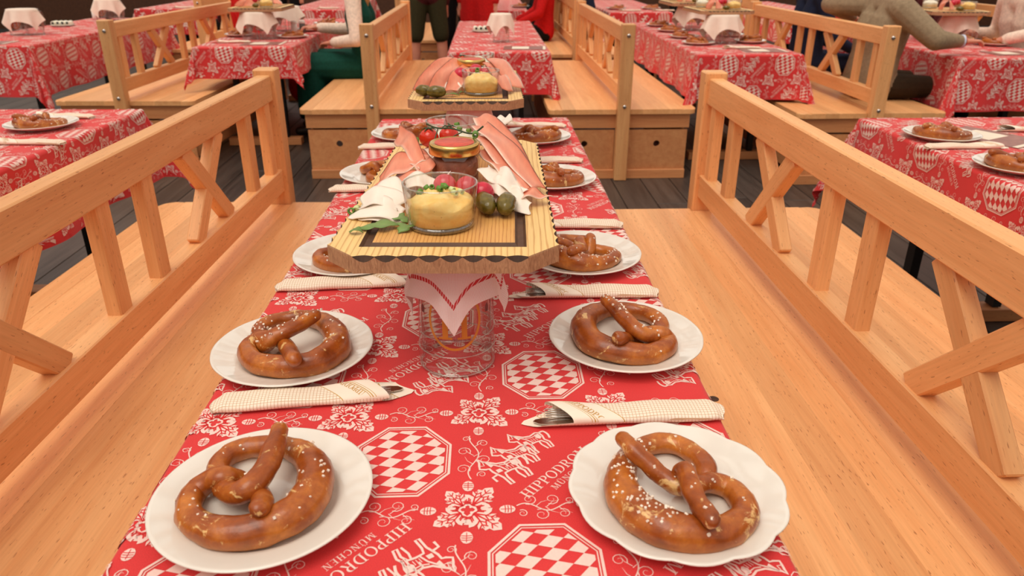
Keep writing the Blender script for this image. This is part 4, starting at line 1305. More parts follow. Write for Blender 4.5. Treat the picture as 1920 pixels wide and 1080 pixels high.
for ph, (x, y), me, dl, rz in MUGS2:
    if 'far centre' in ph:
        mug(ph, (x, y, TOP + 0.001), 0.3)
        draped(me, dl, (x, y, TOP + 0.001 + MUGH), 0.5).scale = (1.25, 1.2, 1.5)
        continue
    mug('(left of two) ' + ph, (x - 0.066, y, TOP + 0.001), 0.3, x < -3)
    mug('(right of two) ' + ph, (x + 0.066, y + 0.01, TOP + 0.001), -0.3)
    d = draped(me, dl, (x, y, TOP + 0.001 + MUGH), 0.0)
    d.scale = (1.85, 1.4, 1.55)
# ------------------------------------------------------------------ serving boards and food
BZ = TOP + 0.001 + MUGH + 0.0022      # underside of a board on a napkin-covered mug
BT = 0.025
def board_meshes(w, l, taper=0.0):
    x, y = w / 2, l / 2
    c = 0.045
    corners = [(-x + c, -y), (x - c, -y), (x, -y + c), (x, y - c * 0.8), (x - c * 0.8, y), (-x + c * 0.8, y), (-x, y - c * 0.8), (-x, -y + c)]
    corners = [(px * (1 - taper * (py + y) / l), py) for px, py in corners]
    full, top, deep = [], [], []
    n = len(corners)
    for i in range(n):
        a, b = np.array(corners[i]), np.array(corners[(i + 1) % n])
        d = b - a; ln = np.linalg.norm(d); d /= ln; nn = np.array([d[1], -d[0]])
        ns = max(1, round(ln / 0.029)); m = ns * 6 if ln > 0.1 else 6
        for k in range(m):
            s = k / m
            dep = 0.0045 * abs(math.sin(PI * s * ns)) if ln > 0.1 else 0.0006
            p = a + d * ln * s
            full.append(tuple(p)); top.append(tuple(p - nn * dep)); deep.append(dep)
    gx, gy, gw = x - 0.042, y - 0.036, 0.017
    def rect(i): return [(sx * (gx - i) * (1 - taper * 0.5), sy * (gy - i)) for sx, sy in ((-1, -1), (1, -1), (1, 1), (-1, 1))]
    r0, r1 = rect(0), rect(gw)
    T = BT
    mb = MB()
    tri = tessellate_polygon([[Vector((a, b, 0)) for a, b in top], [Vector((a, b, 0)) for a, b in r0[::-1]]])
    mb.add([(a, b, T) for a, b in top + r0[::-1]], tri, 0)
    mb.add([(a, b, T) for a, b in r1], [(0, 1, 2, 3)], 1)
    m = len(full)
    zz = [T - 0.0012 - 0.0075 * dd / 0.0045 for dd in deep]
    for i in range(m):
        k = (i + 1) % m
        mb.add([(*top[i], T), (*top[k], T), (*full[k], zz[k]), (*full[i], zz[i])], [(0, 1, 2, 3)], 3 if max(deep[i], deep[k]) > 0.0007 else 2)
        mb.add([(*full[i], zz[i]), (*full[k], zz[k]), (*full[k], 0), (*full[i], 0)], [(0, 1, 2, 3)], 2)
    mb.add([(a, b, 0) for a, b in full], [tuple(range(m))], 2)
    body = mb.mesh('board_body', ['board_rim', 'board_top', 'board_side', 'burnt'], smooth=False)
    g = MB()
    q0, q1 = rect(0.004), rect(gw - 0.004)
    for A, za, B, zb in ((r0, T, q0, T - 0.005), (q0, T - 0.005, q1, T - 0.005), (q1, T - 0.005, r1, T)):
        for i in range(4):
            k = (i + 1) % 4
            g.add([(*A[i], za), (*A[k], za), (*B[k], zb), (*B[i], zb)], [(0, 1, 2, 3)])
    return body, g.mesh('groove', ['groove'], smooth=False)

class Board:
    def __init__(s, label, loc, rotz, w=0.325, l=0.67, taper=0.05, cache={}):
        key = (w, l, taper)
        if key not in cache: cache[key] = board_meshes(w, l, taper)
        s.t = thing('serving_board', label, 'serving board', loc, rotz, 'wooden serving boards')
        link('board_body', cache[key][0], s.t); set_props(link('groove', cache[key][1], s.t), 'dark scorched juice groove')
        s.M = Matrix.Translation(Vector(loc)) @ Matrix.Rotation(rotz, 4, 'Z')
        s.rz = rotz; s.top = loc[2] + BT
    def P(s, x, y, z=0.0):
        v = s.M @ Vector((x, y, BT + z)); return (v.x, v.y, v.z)

def cyl_bowl(label, loc, r=0.055, h=0.062, fill=None, dome=0.02, lvl=0.6, cat='bowl', grp='glass bowls of spread'):
    t = thing('glass_bowl', label, cat, loc, 0, grp)
    rb = r * 0.90
    mb = MB().lathe([(0, 0.0), (rb * 0.93, 0.0), (rb, 0.004), (r, h), (r - 0.0012, h + 0.0012), (r - 0.0024, h), (rb - 0.002, 0.012), (rb * 0.9, 0.009), (0, 0.009)], 56)
    mb.build('bowl_glass', ['glass'], t)
    circ = lambda rr, z: [(rr * math.cos(a), rr * math.sin(a), z) for a in np.linspace(0, 2 * PI, 49)]
    MB().tube(circ(r - 0.0012, h + 0.0004), 0.0014, 6, caps=False).build('rim', ['glass_edge'], t)
    MB().lathe([(rb * 0.90, 0.0006), (rb * 0.985, 0.003), (rb * 0.985, 0.0085), (0.0, 0.0088)], 48).build('base', ['glass_edge'], t)
    if fill:
        rr = random.Random(int(loc[1] * 1000))
        ph = [rr.random() * 6 for _ in range(6)]
        P = []
        for i in range(15):
            q = i / 14
            row = []
            for k in range(40):
                a = 2 * PI * k / 40
                edge = rb - 0.0034 + (r - rb) * lvl
                rad = edge * q
                z = 0.0095 + (h - 0.012) * lvl * (0.95 + 0.05 * math.sin(2 * a + ph[0])) + dome * (1 - q ** 2) * (1 + 0.25 * math.sin(3 * a + ph[1]) * q) + 0.003 * math.sin(5 * a + ph[2] + 6 * q) * q + 0.0028 * math.sin(3 * a + 9 * q + ph[3]) * math.sin(7 * q + ph[4])
                row.append((rad * math.cos(a), rad * math.sin(a), z))
            P.append(row)
        P = P[::1]
        bot = [[((rb - 0.0032) * math.cos(2 * PI * k / 40), (rb - 0.0032) * math.sin(2 * PI * k / 40), 0.0098) for k in range(40)], [(0, 0, 0.0098)] * 40]
        MB().grid(P + bot, closed_v=True).build('filling', [fill], t)
    return t

def sheet(name, label, cat, p0, p1, wv, mat, bulge=0.0, rip=0.0, fr=1.5, ph=0.0, curl=0.0, thick=0.0014, grp=None, zmin=None, nar=0.0):
    p0, p1, wv = Vector(p0), Vector(p1), Vector(wv)
    nu, nv = 22, 9
    P, UV = [], []
    d = (p1 - p0).normalized()
    for i in range(nu + 1):
        s = i / nu
        row, ur = [], []
        for j in range(nv + 1):
            t = j / nv
            wd = (1 - nar * s) * (0.72 + 0.28 * math.sin(PI * min(1, max(0, s)) ** 0.8))
            q = p0 + (p1 - p0) * s + wv * (t - 0.5) * wd
            q.z += bulge * math.sin(PI * s) + rip * math.sin(2 * PI * (fr * s + ph) + 2.0 * t) * (0.6 + 0.4 * t) + curl * (t - 0.5) ** 2 * 4
            q += d * 0.006 * math.sin(5 * t + ph * 7) * (2 * s - 1)
            if zmin is not None: q.z = max(q.z, zmin + 0.0022 + 0.0006 * t)
            row.append(tuple(q)); ur.append((s, t))
        P.append(row); UV.append(ur)
    cx = Vector(np.mean(np.array(P).reshape(-1, 3), 0)); cx.z = min(p[2] for r in P for p in r)
    P = [[tuple(Vector(p) - cx) for p in r] for r in P]
    me = MB().grid(P).mesh(name, [mat], fix=False)
    uvl = me.uv_layers.new(name='UVMap'); fu = np.array(UV).reshape(-1, 2)
    idx = np.empty(len(me.loops), int); me.loops.foreach_get('vertex_index', idx)
    uvl.data.foreach_set('uv', fu[idx].ravel())
    o = link(name, me, None, cx)
    so = o.modifiers.new('thickness', 'SOLIDIFY'); so.thickness = thick; so.offset = 0
    set_props(o, label, cat, grp)
    return o

def radish(label, loc, r=0.017, rot=(0, 0, 0)):
    t = thing('radish', label, 'radish', loc, 0, 'red radishes')
    t.rotation_euler = rot
    MB().sphere((0, 0, 0), r, 20, 14, sc=(1, 1, 0.95)).build('root', ['radish'], t)
    MB().tube([(0, 0, -r * 0.9), (0.001, 0, -r * 1.15), (0.003, 0, -r * 1.45)], [0.003, 0.0014, 0.0004], 6).build('root_tip', ['radish_white'], t)
    return t

_pk = None
def pickle(label, loc, rotz, ln=0.056, r=0.0145, tilt=0.0):
    rr = random.Random(label)
    P = []
    for i in range(17):
        s = i / 16
        rad = r * (math.sin(PI * (0.04 + 0.92 * s)) ** 0.45)
        if i in (0, 16): rad *= 0.35
        row = []
        for k in range(18):
            a = 2 * PI * k / 18
            b = rad * (1 + 0.05 * math.sin(5 * a + 9 * s) + 0.05 * (rr.random() - 0.5))
            row.append((b * math.cos(a), (s - 0.5) * ln, r + b * math.sin(a) + 0.004 * math.sin(PI * s) * 0.4))
        P.append(row)
    mb = MB().grid(P, closed_v=True)
    mb.f.append(tuple(range(18))); mb.m.append(0); mb.f.append(tuple(16 * 18 + k for k in range(18))); mb.m.append(0)
    o = mb.build('gherkin', ['pickle'], None, loc, (tilt, 0, rotz))
    return set_props(o, label, 'gherkin', 'pickled gherkins')

def leaf_obj(label, loc, rotz, ln=0.07, wd=0.02, lobes=True):
    out = []
    n = 16
    P = []
    for i in range(n + 1):
        s = i / n
        w = wd * math.sin(PI * s ** 0.7) * (1 if not lobes else (0.55 + 0.45 * abs(math.sin(3.2 * PI * s + 0.6))))
        if s < 0.25: w = 0.0018 + w * (s / 0.25) ** 2
        row = [((s) * ln, (j - 2) / 2 * w / 2 * 1.0 + 0.004 * math.sin(3 * s), 0.0016 + 0.006 * math.sin(PI * s) + 0.0025 * abs(j - 2) / 2 * math.sin(6 * s)) for j in range(5)]
        P.append(row)
    o = MB().grid(P).build('rocket_leaf', ['leaf'], None, loc, (0, 0, rotz), fix=False)
    so = o.modifiers.new('thickness', 'SOLIDIFY'); so.thickness = 0.0006
    return set_props(o, label, 'salad leaf', 'rocket leaves')

def chive(label, loc, rot, r=0.0038, ln=0.008, pale=False):
    mb = MB()
    P = []
    for rad, z in ((r, 0), (r, ln), (r * 0.6, ln), (r * 0.6, 0)):
        P.append([(rad * math.cos(a), rad * math.sin(a), z - ln / 2) for a in np.linspace(0, 2 * PI, 11)[:-1]])
    mb.grid(P, closed_u=True, closed_v=True)
    o = mb.build('chive_ring', ['chive_pale' if pale else 'chive'], None, loc, rot)
    return set_props(o, label, 'chive piece', 'chopped chives')

def jar(label, loc, r=0.040, h=0.07):
    t = thing('preserve_jar', label, 'jar', loc, 0, 'lidded jars')
    MB().lathe([(0, 0.0005), (r * 0.9, 0.0005), (r * 0.97, 0.004), (r, 0.012), (r, h * 0.62), (r * 0.9, h * 0.76), (r * 0.88, h * 0.82), (0, h * 0.82)], 40).build('jar_glass', ['glass'], t)
    MB().lathe([(0, 0.003), (r * 0.86, 0.003), (r * 0.94, 0.012), (r * 0.94, h * 0.6), (r * 0.8, h * 0.7), (0, h * 0.7)], 32).build('contents', ['liver'], t)
    lid = MB().lathe([(r * 0.93, h * 0.77), (r * 1.03, h * 0.77), (r * 1.045, h * 0.79), (r * 1.03, h * 0.96), (r * 1.0, h), (r * 0.93, h * 1.012), (r * 0.86, h * 0.995), (0, h * 0.995)], 48).build('lid', ['gold'], t)
    MB().lathe([(r * 0.80, h * 0.997), (r * 0.79, h * 1.003), (0, h * 1.003)], 40).build('lid_label', ['lid_red'], lid)
    return t

def tomato(label, loc, r=0.017):
    t = thing('cherry_tomato', label, 'tomato', loc, 0, 'cherry tomatoes on the vine')
    MB().sphere((0, 0, 0), r, 18, 12, sc=(1, 1, 0.93)).build('fruit', ['tomato'], t)
    mb = MB()
    for k in range(5):
        a = 2 * PI * k / 5 + 0.4
        mb.tube([(0, 0, r * 0.9), (0.007 * math.cos(a), 0.007 * math.sin(a), r * 0.98), (0.014 * math.cos(a), 0.014 * math.sin(a), r * 0.75)], [0.0018, 0.0015, 0.0005], 5)
    mb.build('calyx', ['stem'], t)
    return t

# ---- near board
B1 = Board('thick larch serving board with scorched scalloped edge, nearest the camera', (-0.053, 1.272, BZ), -0.035, 0.328, 0.685, 0.08)
zt = BZ + BT
G1 = 'on the near board'
def W1(x, y, z=0.0): return (x, y, zt + z)
cyl_bowl('glass bowl of yellow cheese spread at the front of the near board', W1(-0.070, 1.056), 0.0555, 0.066, 'spread', 0.016, 0.55)
for k, (dx, dy, dz, pale) in enumerate(((-0.012, 0.004, 0.057, 0), (0.0, -0.004, 0.058, 0), (0.008, 0.006, 0.058, 0), (0.018, -0.002, 0.056, 1), (0.022, -0.012, 0.054, 1), (-0.020, 0.010, 0.055, 0), (0.004, 0.016, 0.056, 0), (0.030, 0.004, 0.051, 1), (-0.030, 0.0, 0.052, 0))):
    chive('chopped chive ring on the yellow spread of the near board', W1(-0.070 + dx, 1.056 + dy, dz), (0.8 + k, 0.5 * k, k), 0.0042, 0.008, bool(pale))
pickle('left one of the two dark gherkins on the near board', W1(-0.004, 1.112, 0.0), 0.22, 0.066, 0.0155)
pickle('right one of the two dark gherkins on the near board', W1(0.029, 1.106, 0.0), -0.10, 0.066, 0.0158)
radish('left red radish behind the yellow spread of the near board', W1(-0.068, 1.150, 0.034), 0.019, (2.4, 0.3, 0))
radish('middle red radish behind the yellow spread of the near board', W1(-0.032, 1.143, 0.031), 0.020, (1.2, 0.9, 0))
radish('right red radish next to the gherkins on the near board', W1(-0.008, 1.148, 0.021), 0.019, (-1.2, 0.8, 0))
jar('preserve jar with gold lid and red label on the near board', W1(-0.056, 1.262), 0.0425, 0.078)
cyl_bowl('glass bowl of white cream cheese at the back of the near board', W1(-0.066, 1.488), 0.056, 0.068, 'cream', 0.020, 0.42)
for k, (dx, dy, dz) in enumerate(((-0.02, -0.01, 0.050), (0.006, 0.012, 0.058), (0.012, -0.012, 0.055), (0.03, 0.0, 0.048), (-0.004, -0.022, 0.05))):
    chive('chopped chive ring on the white cream cheese', W1(-0.066 + dx, 1.488 + dy, dz), (1.2 * k, 0.6 * k, k), 0.004, 0.009)
tomato('left cherry tomato on the vine, near board', W1(-0.107, 1.368, 0.061), 0.0185)
tomato('right cherry tomato on the vine, near board', W1(-0.070, 1.372, 0.064), 0.0185)
vb = MB().tube(catmull([(-0.110, 1.362, 0.088), (-0.090, 1.346, 0.084), (-0.062, 1.340, 0.084), (-0.036, 1.330, 0.078), (-0.022, 1.322, 0.080), (-0.006, 1.320, 0.092)], 5), 0.0016, 6)
vb.tube(catmull([(-0.071, 1.366, 0.088), (-0.066, 1.350, 0.088), (-0.062, 1.340, 0.084)], 4), 0.0012, 6).tube(catmull([(-0.098, 1.322, 0.055), (-0.092, 1.334, 0.072), (-0.088, 1.345, 0.084)], 4), 0.0011, 6).tube(catmull([(-0.072, 1.318, 0.066), (-0.058, 1.326, 0.074), (-0.042, 1.332, 0.080)], 4), 0.0011, 6)
set_props(vb.build('tomato_vine', ['stem'], None, (0, 0, zt)), 'thin dark green tomato stem on the near board', 'stem')
# ham, right pile
HR = 'smoked ham slices on the near board'
for a, b, w, bu, ri, ph, nar, lab in (
    ((-0.010, 1.455, 0.082), (0.060, 1.330, 0.022), (-0.050, -0.045, 0.004), 0.008, 0.003, 0.1, 0.0, 'rearmost ham slice of the right pile on the near board'),
    ((-0.012, 1.405, 0.078), (0.086, 1.190, 0.014), (-0.040, -0.050, 0.004), 0.010, 0.004, 0.4, 0.2, 'long upper ham slice of the right pile on the near board'),
    ((-0.010, 1.350, 0.068), (0.070, 1.180, 0.014), (-0.036, -0.044, 0.004), 0.006, 0.004, 0.7, 0.2, 'middle ham slice of the right pile on the near board'),
    ((-0.006, 1.305, 0.055), (0.056, 1.172, 0.012), (-0.030, -0.036, 0.002), 0.006, 0.004, 0.2, 0.2, 'low ham slice under the right pile on the near board'),
    ((0.052, 1.152, 0.016), (0.100, 1.150, 0.012), (-0.004, -0.060, -0.006), 0.006, 0.004, 0.5, 0.85, 'pointed ham slice tip over the right groove of the near board'),
    ((-0.166, 1.375, 0.066), (-0.112, 1.245, 0.046), (-0.012, -0.046, -0.026), 0.010, 0.005, 0.3, 0.1, 'curled dark ham slice at the back left of the near board'),
    ((-0.150, 1.330, 0.036), (-0.098, 1.225, 0.038), (-0.040, -0.020, -0.016), 0.010, 0.005, 0.8, 0.1, 'ham slice leaning against the jar on the near board'),
    ((-0.188, 1.235, 0.014), (-0.105, 1.275, 0.046), (0.010, -0.052, -0.016), 0.016, 0.006, 0.6, 0.0, 'folded ham slice at the left of the near board'),
    ((-0.195, 1.205, 0.006), (-0.110, 1.215, 0.030), (0.000, -0.060, -0.006), 0.008, 0.005, 0.0, 0.0, 'flat ham slice beneath the left pile on the near board')):
    sheet('ham_slice', lab, 'ham slice', W1(*a), W1(*b), w, 'ham', bu, ri, 1.5, ph, grp=HR, zmin=zt, nar=nar)
# white radish sheets
WR = 'white radish sheets on the near board'
for k, (a, b, w, bu, ri, f_, ph, lab) in enumerate((
    ((-0.206, 1.102, 0.005), (-0.128, 1.082, 0.005), (0.012, 0.046, 0.018), 0.014, 0.0015, 1.6, 0.1, 'front folded white radish sheet left of the spread'),
    ((-0.200, 1.124, 0.016), (-0.132, 1.106, 0.016), (0.010, 0.046, 0.016), 0.014, 0.0018, 1.7, 0.5, 'second folded white radish sheet left of the spread'),
    ((-0.186, 1.150, 0.024), (-0.126, 1.134, 0.024), (0.008, 0.044, 0.016), 0.014, 0.0018, 1.5, 0.9, 'rear folded white radish sheet left of the spread'),
    ((-0.140, 1.180, 0.026), (-0.086, 1.172, 0.024), (0.006, 0.036, 0.014), 0.012, 0.002, 1.6, 0.3, 'white radish sheet between the ham and the radishes'),
    ((-0.200, 1.092, 0.003), (-0.128, 1.070, 0.003), (0.01, 0.030, 0.004), 0.004, 0.001, 1.6, 0.7, 'flat white radish sheet at the left groove'),
    ((-0.006, 1.225, 0.040), (0.058, 1.150, 0.014), (0.022, 0.040, 0.010), 0.008, 0.006, 1.6, 0.2, 'upper white radish sheet right of the radishes'),
    ((0.002, 1.185, 0.026), (0.056, 1.125, 0.010), (0.018, 0.036, 0.016), 0.006, 0.006, 1.8, 0.6, 'lower white radish sheet behind the gherkins'),
    ((0.010, 1.165, 0.012), (0.066, 1.108, 0.006), (0.016, 0.030, 0.024), 0.005, 0.004, 1.5, 0.1, 'curled white radish sheet at the right groove'),
    ((-0.010, 1.500, 0.030), (0.030, 1.440, 0.060), (0.05, 0.03, 0.04), 0.014, 0.006, 1.8, 0.4, 'white radish sheet behind the right ham pile'),
    ((-0.128, 1.335, 0.034), (-0.045, 1.335, 0.034), (0.006, 0.060, 0.008), 0.008, 0.002, 2.0, 0.4, 'white radish sheet under the tomatoes'))):
    sheet('white_radish_sheet', lab, 'radish slice', W1(*a), W1(*b), w, 'radish_sheet', bu, ri, f_, ph, grp=WR, zmin=zt, thick=0.0012)
leaf_obj('long rocket leaf at the front left of the near board', W1(-0.126, 1.048, 0.0005), PI + 0.10, 0.074, 0.040)
leaf_obj('short rocket leaf beside the yellow spread of the near board', W1(-0.150, 1.075, 0.0005), -0.35, 0.036, 0.034)
leaf_obj('rocket leaf lobe close to the front of the yellow spread', W1(-0.118, 1.050, 0.0005), -2.0, 0.034, 0.032)
leaf_obj('dark rocket leaf curled at the left groove of the near board', W1(-0.182, 1.022, 0.0005), 2.9, 0.022, 0.016, False)
for k, (x, y, z, lab) in enumerate(((-0.213, 1.110, 0.006, 'chive ring on the left rim of the near board'), (-0.150, 1.300, 0.020, 'dark chive piece on the left ham of the near board'), (-0.128, 1.335, 0.062, 'chive piece near the left cherry tomato'), (-0.020, 1.295, 0.083, 'chive piece on the jar lid'), (-0.206, 1.116, 0.007, 'pale onion ring on the left rim of the near board'))):
    chive(lab, W1(x, y, z), (1.3 + k, 0.4 * k, 0.9 * k), 0.0055, 0.012, k == 4)

# ---- second board on the same table
B2 = Board('second larch serving board farther back on the centre table', (-0.055, 2.385, BZ), -0.01, 0.328, 0.62, 0.03)
def W2(x, y, z=0.0): return (x, y, zt + z)
cyl_bowl('glass bowl of yellow cheese spread on the second board', W2(-0.015, 2.195), 0.055, 0.066, 'spread', 0.026, 0.5)
chive('chive piece on the yellow spread of the second board', W2(-0.025, 2.195, 0.066), (1, 0.3, 0), 0.006, 0.012)
pickle('left gherkin on the second board', W2(-0.178, 2.165), 1.2, 0.05, 0.015)
pickle('gherkin next to the spread on the second board', W2(-0.140, 2.130), 1.5, 0.055, 0.0165)
radish('left red radish on the second board', W2(-0.075, 2.265, 0.045), 0.021)
radish('middle red radish on the second board', W2(-0.030, 2.300, 0.050), 0.021)
radish('right red radish on the second board', W2(0.005, 2.290, 0.046), 0.020)
jar('preserve jar with gold lid on the second board', W2(-0.045, 2.380), 0.0425, 0.075)
cyl_bowl('glass bowl of cream cheese and tomato at the back of the second board', W2(-0.03, 2.560), 0.057, 0.068, 'cream', 0.022, 0.5)
H2 = 'smoked ham slices on the second board'
for k, (a, b, w, lab) in enumerate((
    ((-0.110, 2.42, 0.070), (-0.190, 2.20, 0.010), (0.060, 0.04, -0.015), 'outer left ham slice on the second board'),
    ((-0.080, 2.40, 0.070), (-0.150, 2.18, 0.012), (0.055, 0.04, -0.010), 'second left ham slice on the second board'),
    ((-0.050, 2.36, 0.060), (-0.100, 2.17, 0.012), (0.055, 0.03, -0.006), 'inner left ham slice on the second board'),
    ((0.020, 2.42, 0.074), (0.090, 2.22, 0.012), (0.060, 0.05, -0.012), 'outer right ham slice on the second board'),
    ((0.005, 2.36, 0.066), (0.062, 2.18, 0.012), (0.050, 0.03, -0.012), 'inner right ham slice on the second board'))):
    sheet('ham_slice', lab, 'ham slice', W2(*a), W2(*b), w, 'ham', 0.012, 0.004, 1.5, 0.2 * k, grp=H2, zmin=zt)
sheet('white_radish_sheet', 'pale radish sheets beside the spread of the second board', 'radish slice', W2(-0.11, 2.20, 0.01), W2(-0.06, 2.24, 0.02), (0.03, -0.04, -0.02), 'radish_sheet', 0.01, 0.005, 2, 0, zmin=zt)
leaf_obj('rocket leaf left of the spread on the second board', W2(-0.075, 2.150, 0.001), 2.9, 0.055, 0.02)
leaf_obj('small rocket leaf at the bowl of the second board', W2(-0.080, 2.175, 0.001), 0.4, 0.03, 0.016)
tomato('cherry tomato at the back of the second board', W2(-0.075, 2.46, 0.06), 0.016)

# ---- boards on the tables behind
def far_platter(phrase, x, y, rz, w=0.40, l=0.50):
    Board('serving board with cold cuts ' + phrase, (x, y, BZ), rz, w, l, 0.0)
    c, s = math.cos(rz), math.sin(rz)
    def Q(u, v, z=0.0): return (x + u * c - v * s, y + u * s + v * c, zt + z)
    cyl_bowl('glass bowl of yellow spread ' + phrase, Q(0.07, -0.13), 0.055, 0.06, 'spread', 0.02, 0.6)
    cyl_bowl('glass bowl of cream cheese ' + phrase, Q(-0.08, 0.12), 0.055, 0.06, 'cream', 0.02, 0.6)
    radish('left red radish ' + phrase, Q(-0.02, -0.10, 0.05), 0.022)
    radish('right red radish ' + phrase, Q(0.02, -0.07, 0.055), 0.022)
    for k, (a, b) in enumerate((((-0.02, 0.0, 0.07), (-0.13, -0.16, 0.012)), ((0.0, -0.02, 0.06), (-0.06, -0.18, 0.012)), ((0.04, 0.08, 0.06), (0.13, 0.0, 0.012)))):
        sheet('ham_slice', ['outer left ham slice ', 'inner left ham slice ', 'right ham slice '][k] + phrase, 'ham slice', Q(*a), Q(*b), (0.07, 0.05, -0.01), 'ham', 0.015, 0.005, 1.5, 0.3 * k, zmin=zt)
    pickle('gherkin ' + phrase, Q(0.0, -0.17), rz + 1.2, 0.05, 0.015)
far_platter('on the front board of the upper right table', 1.72, 5.78, 0.05)
far_platter('on the rear board of the upper right table', 1.73, 6.68, 0.05)
far_platter('on the board by the woman in green', -1.72, 6.16, 0.0)
far_platter('on the board before the white blouse', 3.36, 5.62, -0.1)

# ---- small table things
def olive_dish(phrase, loc, rz):
    t = thing('starter_dish', 'white dish of cheese rolls with black olives ' + phrase, 'dish', loc, rz, 'starter dishes')
    MB().lathe([(0, 0.001), (0.07, 0.001), (0.10, 0.012), (0.098, 0.014), (0.068, 0.004), (0, 0.004)], 40).build('dish', ['porcelain'], t)
    for k in range(4):
        MB().tube([(-0.06 + 0.04 * k, -0.045, 0.026), (-0.06 + 0.04 * k, 0.045, 0.026)], 0.020, 12).build('cheese_roll', ['cream'], t)
        MB().sphere((-0.06 + 0.04 * k, -0.050, 0.030), 0.011, 10, 8).build('olive', ['olive'], t)
    return t
olive_dish('in the upper left corner', (-3.78, 7.14, TOP + 0.001), 0.1)
olive_dish('on the far centre table', (-0.02, 6.50, TOP + 0.001), 0.1)
def shaker(phrase, loc, fill):
    t = thing('shaker', phrase, 'shaker', loc, 0, 'salt and pepper shakers')
    MB().lathe([(0, 0), (0.024, 0), (0.026, 0.003), (0.024, 0.075), (0, 0.075)], 20).build('bottle', [fill], t)
    MB().lathe([(0.024, 0.072), (0.0255, 0.074), (0.0245, 0.092), (0.018, 0.098), (0, 0.099)], 20).build('cap', ['salt_white'], t)
for ph, x, y, fm in (('white salt shaker, left of the pair in the upper left corner', -4.20, 8.25, 'salt_white'), ('white shaker, right of the pair in the upper left corner', -4.05, 8.20, 'pepper_grey'),
                     ('white shaker between the mugs by the woman in green', -1.55, 6.40, 'salt_white'), ('pepper shaker between the mugs by the woman in green', -1.50, 6.47, 'pepper_grey'),
                     ('shaker behind the arm of the man in taupe', 3.16, 6.22, 'salt_white'), ('second shaker behind the arm of the man in taupe', 3.22, 6.25, 'salt_white')):
    pass
    shaker(ph, (x if x > -4 else x + 0.35, y if x > -4 else y - 0.35, TOP + 0.001), fm)
def menu_card(phrase, loc, rz, w=0.20, l=0.29):
    t = thing('menu_card', 'brown printed menu card ' + phrase, 'menu card', loc, rz, 'menu cards')
    MB().box((0, 0, 0.0012), (w, l, 0.0016)).build('card', ['menu'], t, smooth=False)
    MB().box((0.0, 0.03, 0.0024), (w * 0.62, l * 0.4, 0.0008)).build('printed_field', ['menu_white'], t, smooth=False)
    MB().box((0.0, -l / 2 + 0.012, 0.0024), (w * 0.96, 0.018, 0.0008)).build('printed_strip', ['menu_white'], t, smooth=False)
menu_card('beside the back pretzel on the right edge table', (1.79, 2.56, TOP + 0.001), 0.5)
menu_card('at the near edge of the far centre table', (0.27, 5.32, TOP + 0.001), 1.5)
menu_card('at the near edge of the table by the woman in green', (-1.60, 5.66, TOP + 0.001), 1.57)
menu_card('at the near edge of the upper right table', (1.86, 5.12, TOP + 0.001), 1.57)
menu_card('beside the hand of the man in taupe', (3.42, 4.92, TOP + 0.001), 1.6)
menu_card('at the near edge of the upper left corner table', (-3.60, 5.78, TOP + 0.001), 1.6)
# ------------------------------------------------------------------ people
def capsule(mb, p0, p1, r0, r1, n=12):
    p0, p1 = Vector(p0), Vector(p1)
    d = p1 - p0
    if d.length < 1e-5: d = Vector((0, 0, 1e-4))
    u = d.normalized()
    pts, rad = [], []
    for f in (-0.98, -0.8, -0.45): pts.append(p0 + u * r0 * f); rad.append(r0 * math.sqrt(1 - f * f))
    for q in np.linspace(0, 1, max(2, int(d.length / 0.06) + 2)): pts.append(p0 + d * q); rad.append(r0 + (r1 - r0) * q)
    for f in (0.45, 0.8, 0.98): pts.append(p1 + u * r1 * f); rad.append(r1 * math.sqrt(1 - f * f))
    mb.tube(pts, rad, n)

def ik(S, T, l1, l2, hint):
    S, T = Vector(S), Vector(T)
    d = T - S; ln = d.length
    if ln > (l1 + l2) * 0.995: T = S + d.normalized() * (l1 + l2) * 0.995; d = T - S; ln = d.length
    a = (l1 * l1 - l2 * l2 + ln * ln) / (2 * ln)
    h = math.sqrt(max(0, l1 * l1 - a * a))
    u = d.normalized(); w = Vector(hint); w = (w - u * w.dot(u)).normalized()
    return S + u * a + w * h, T

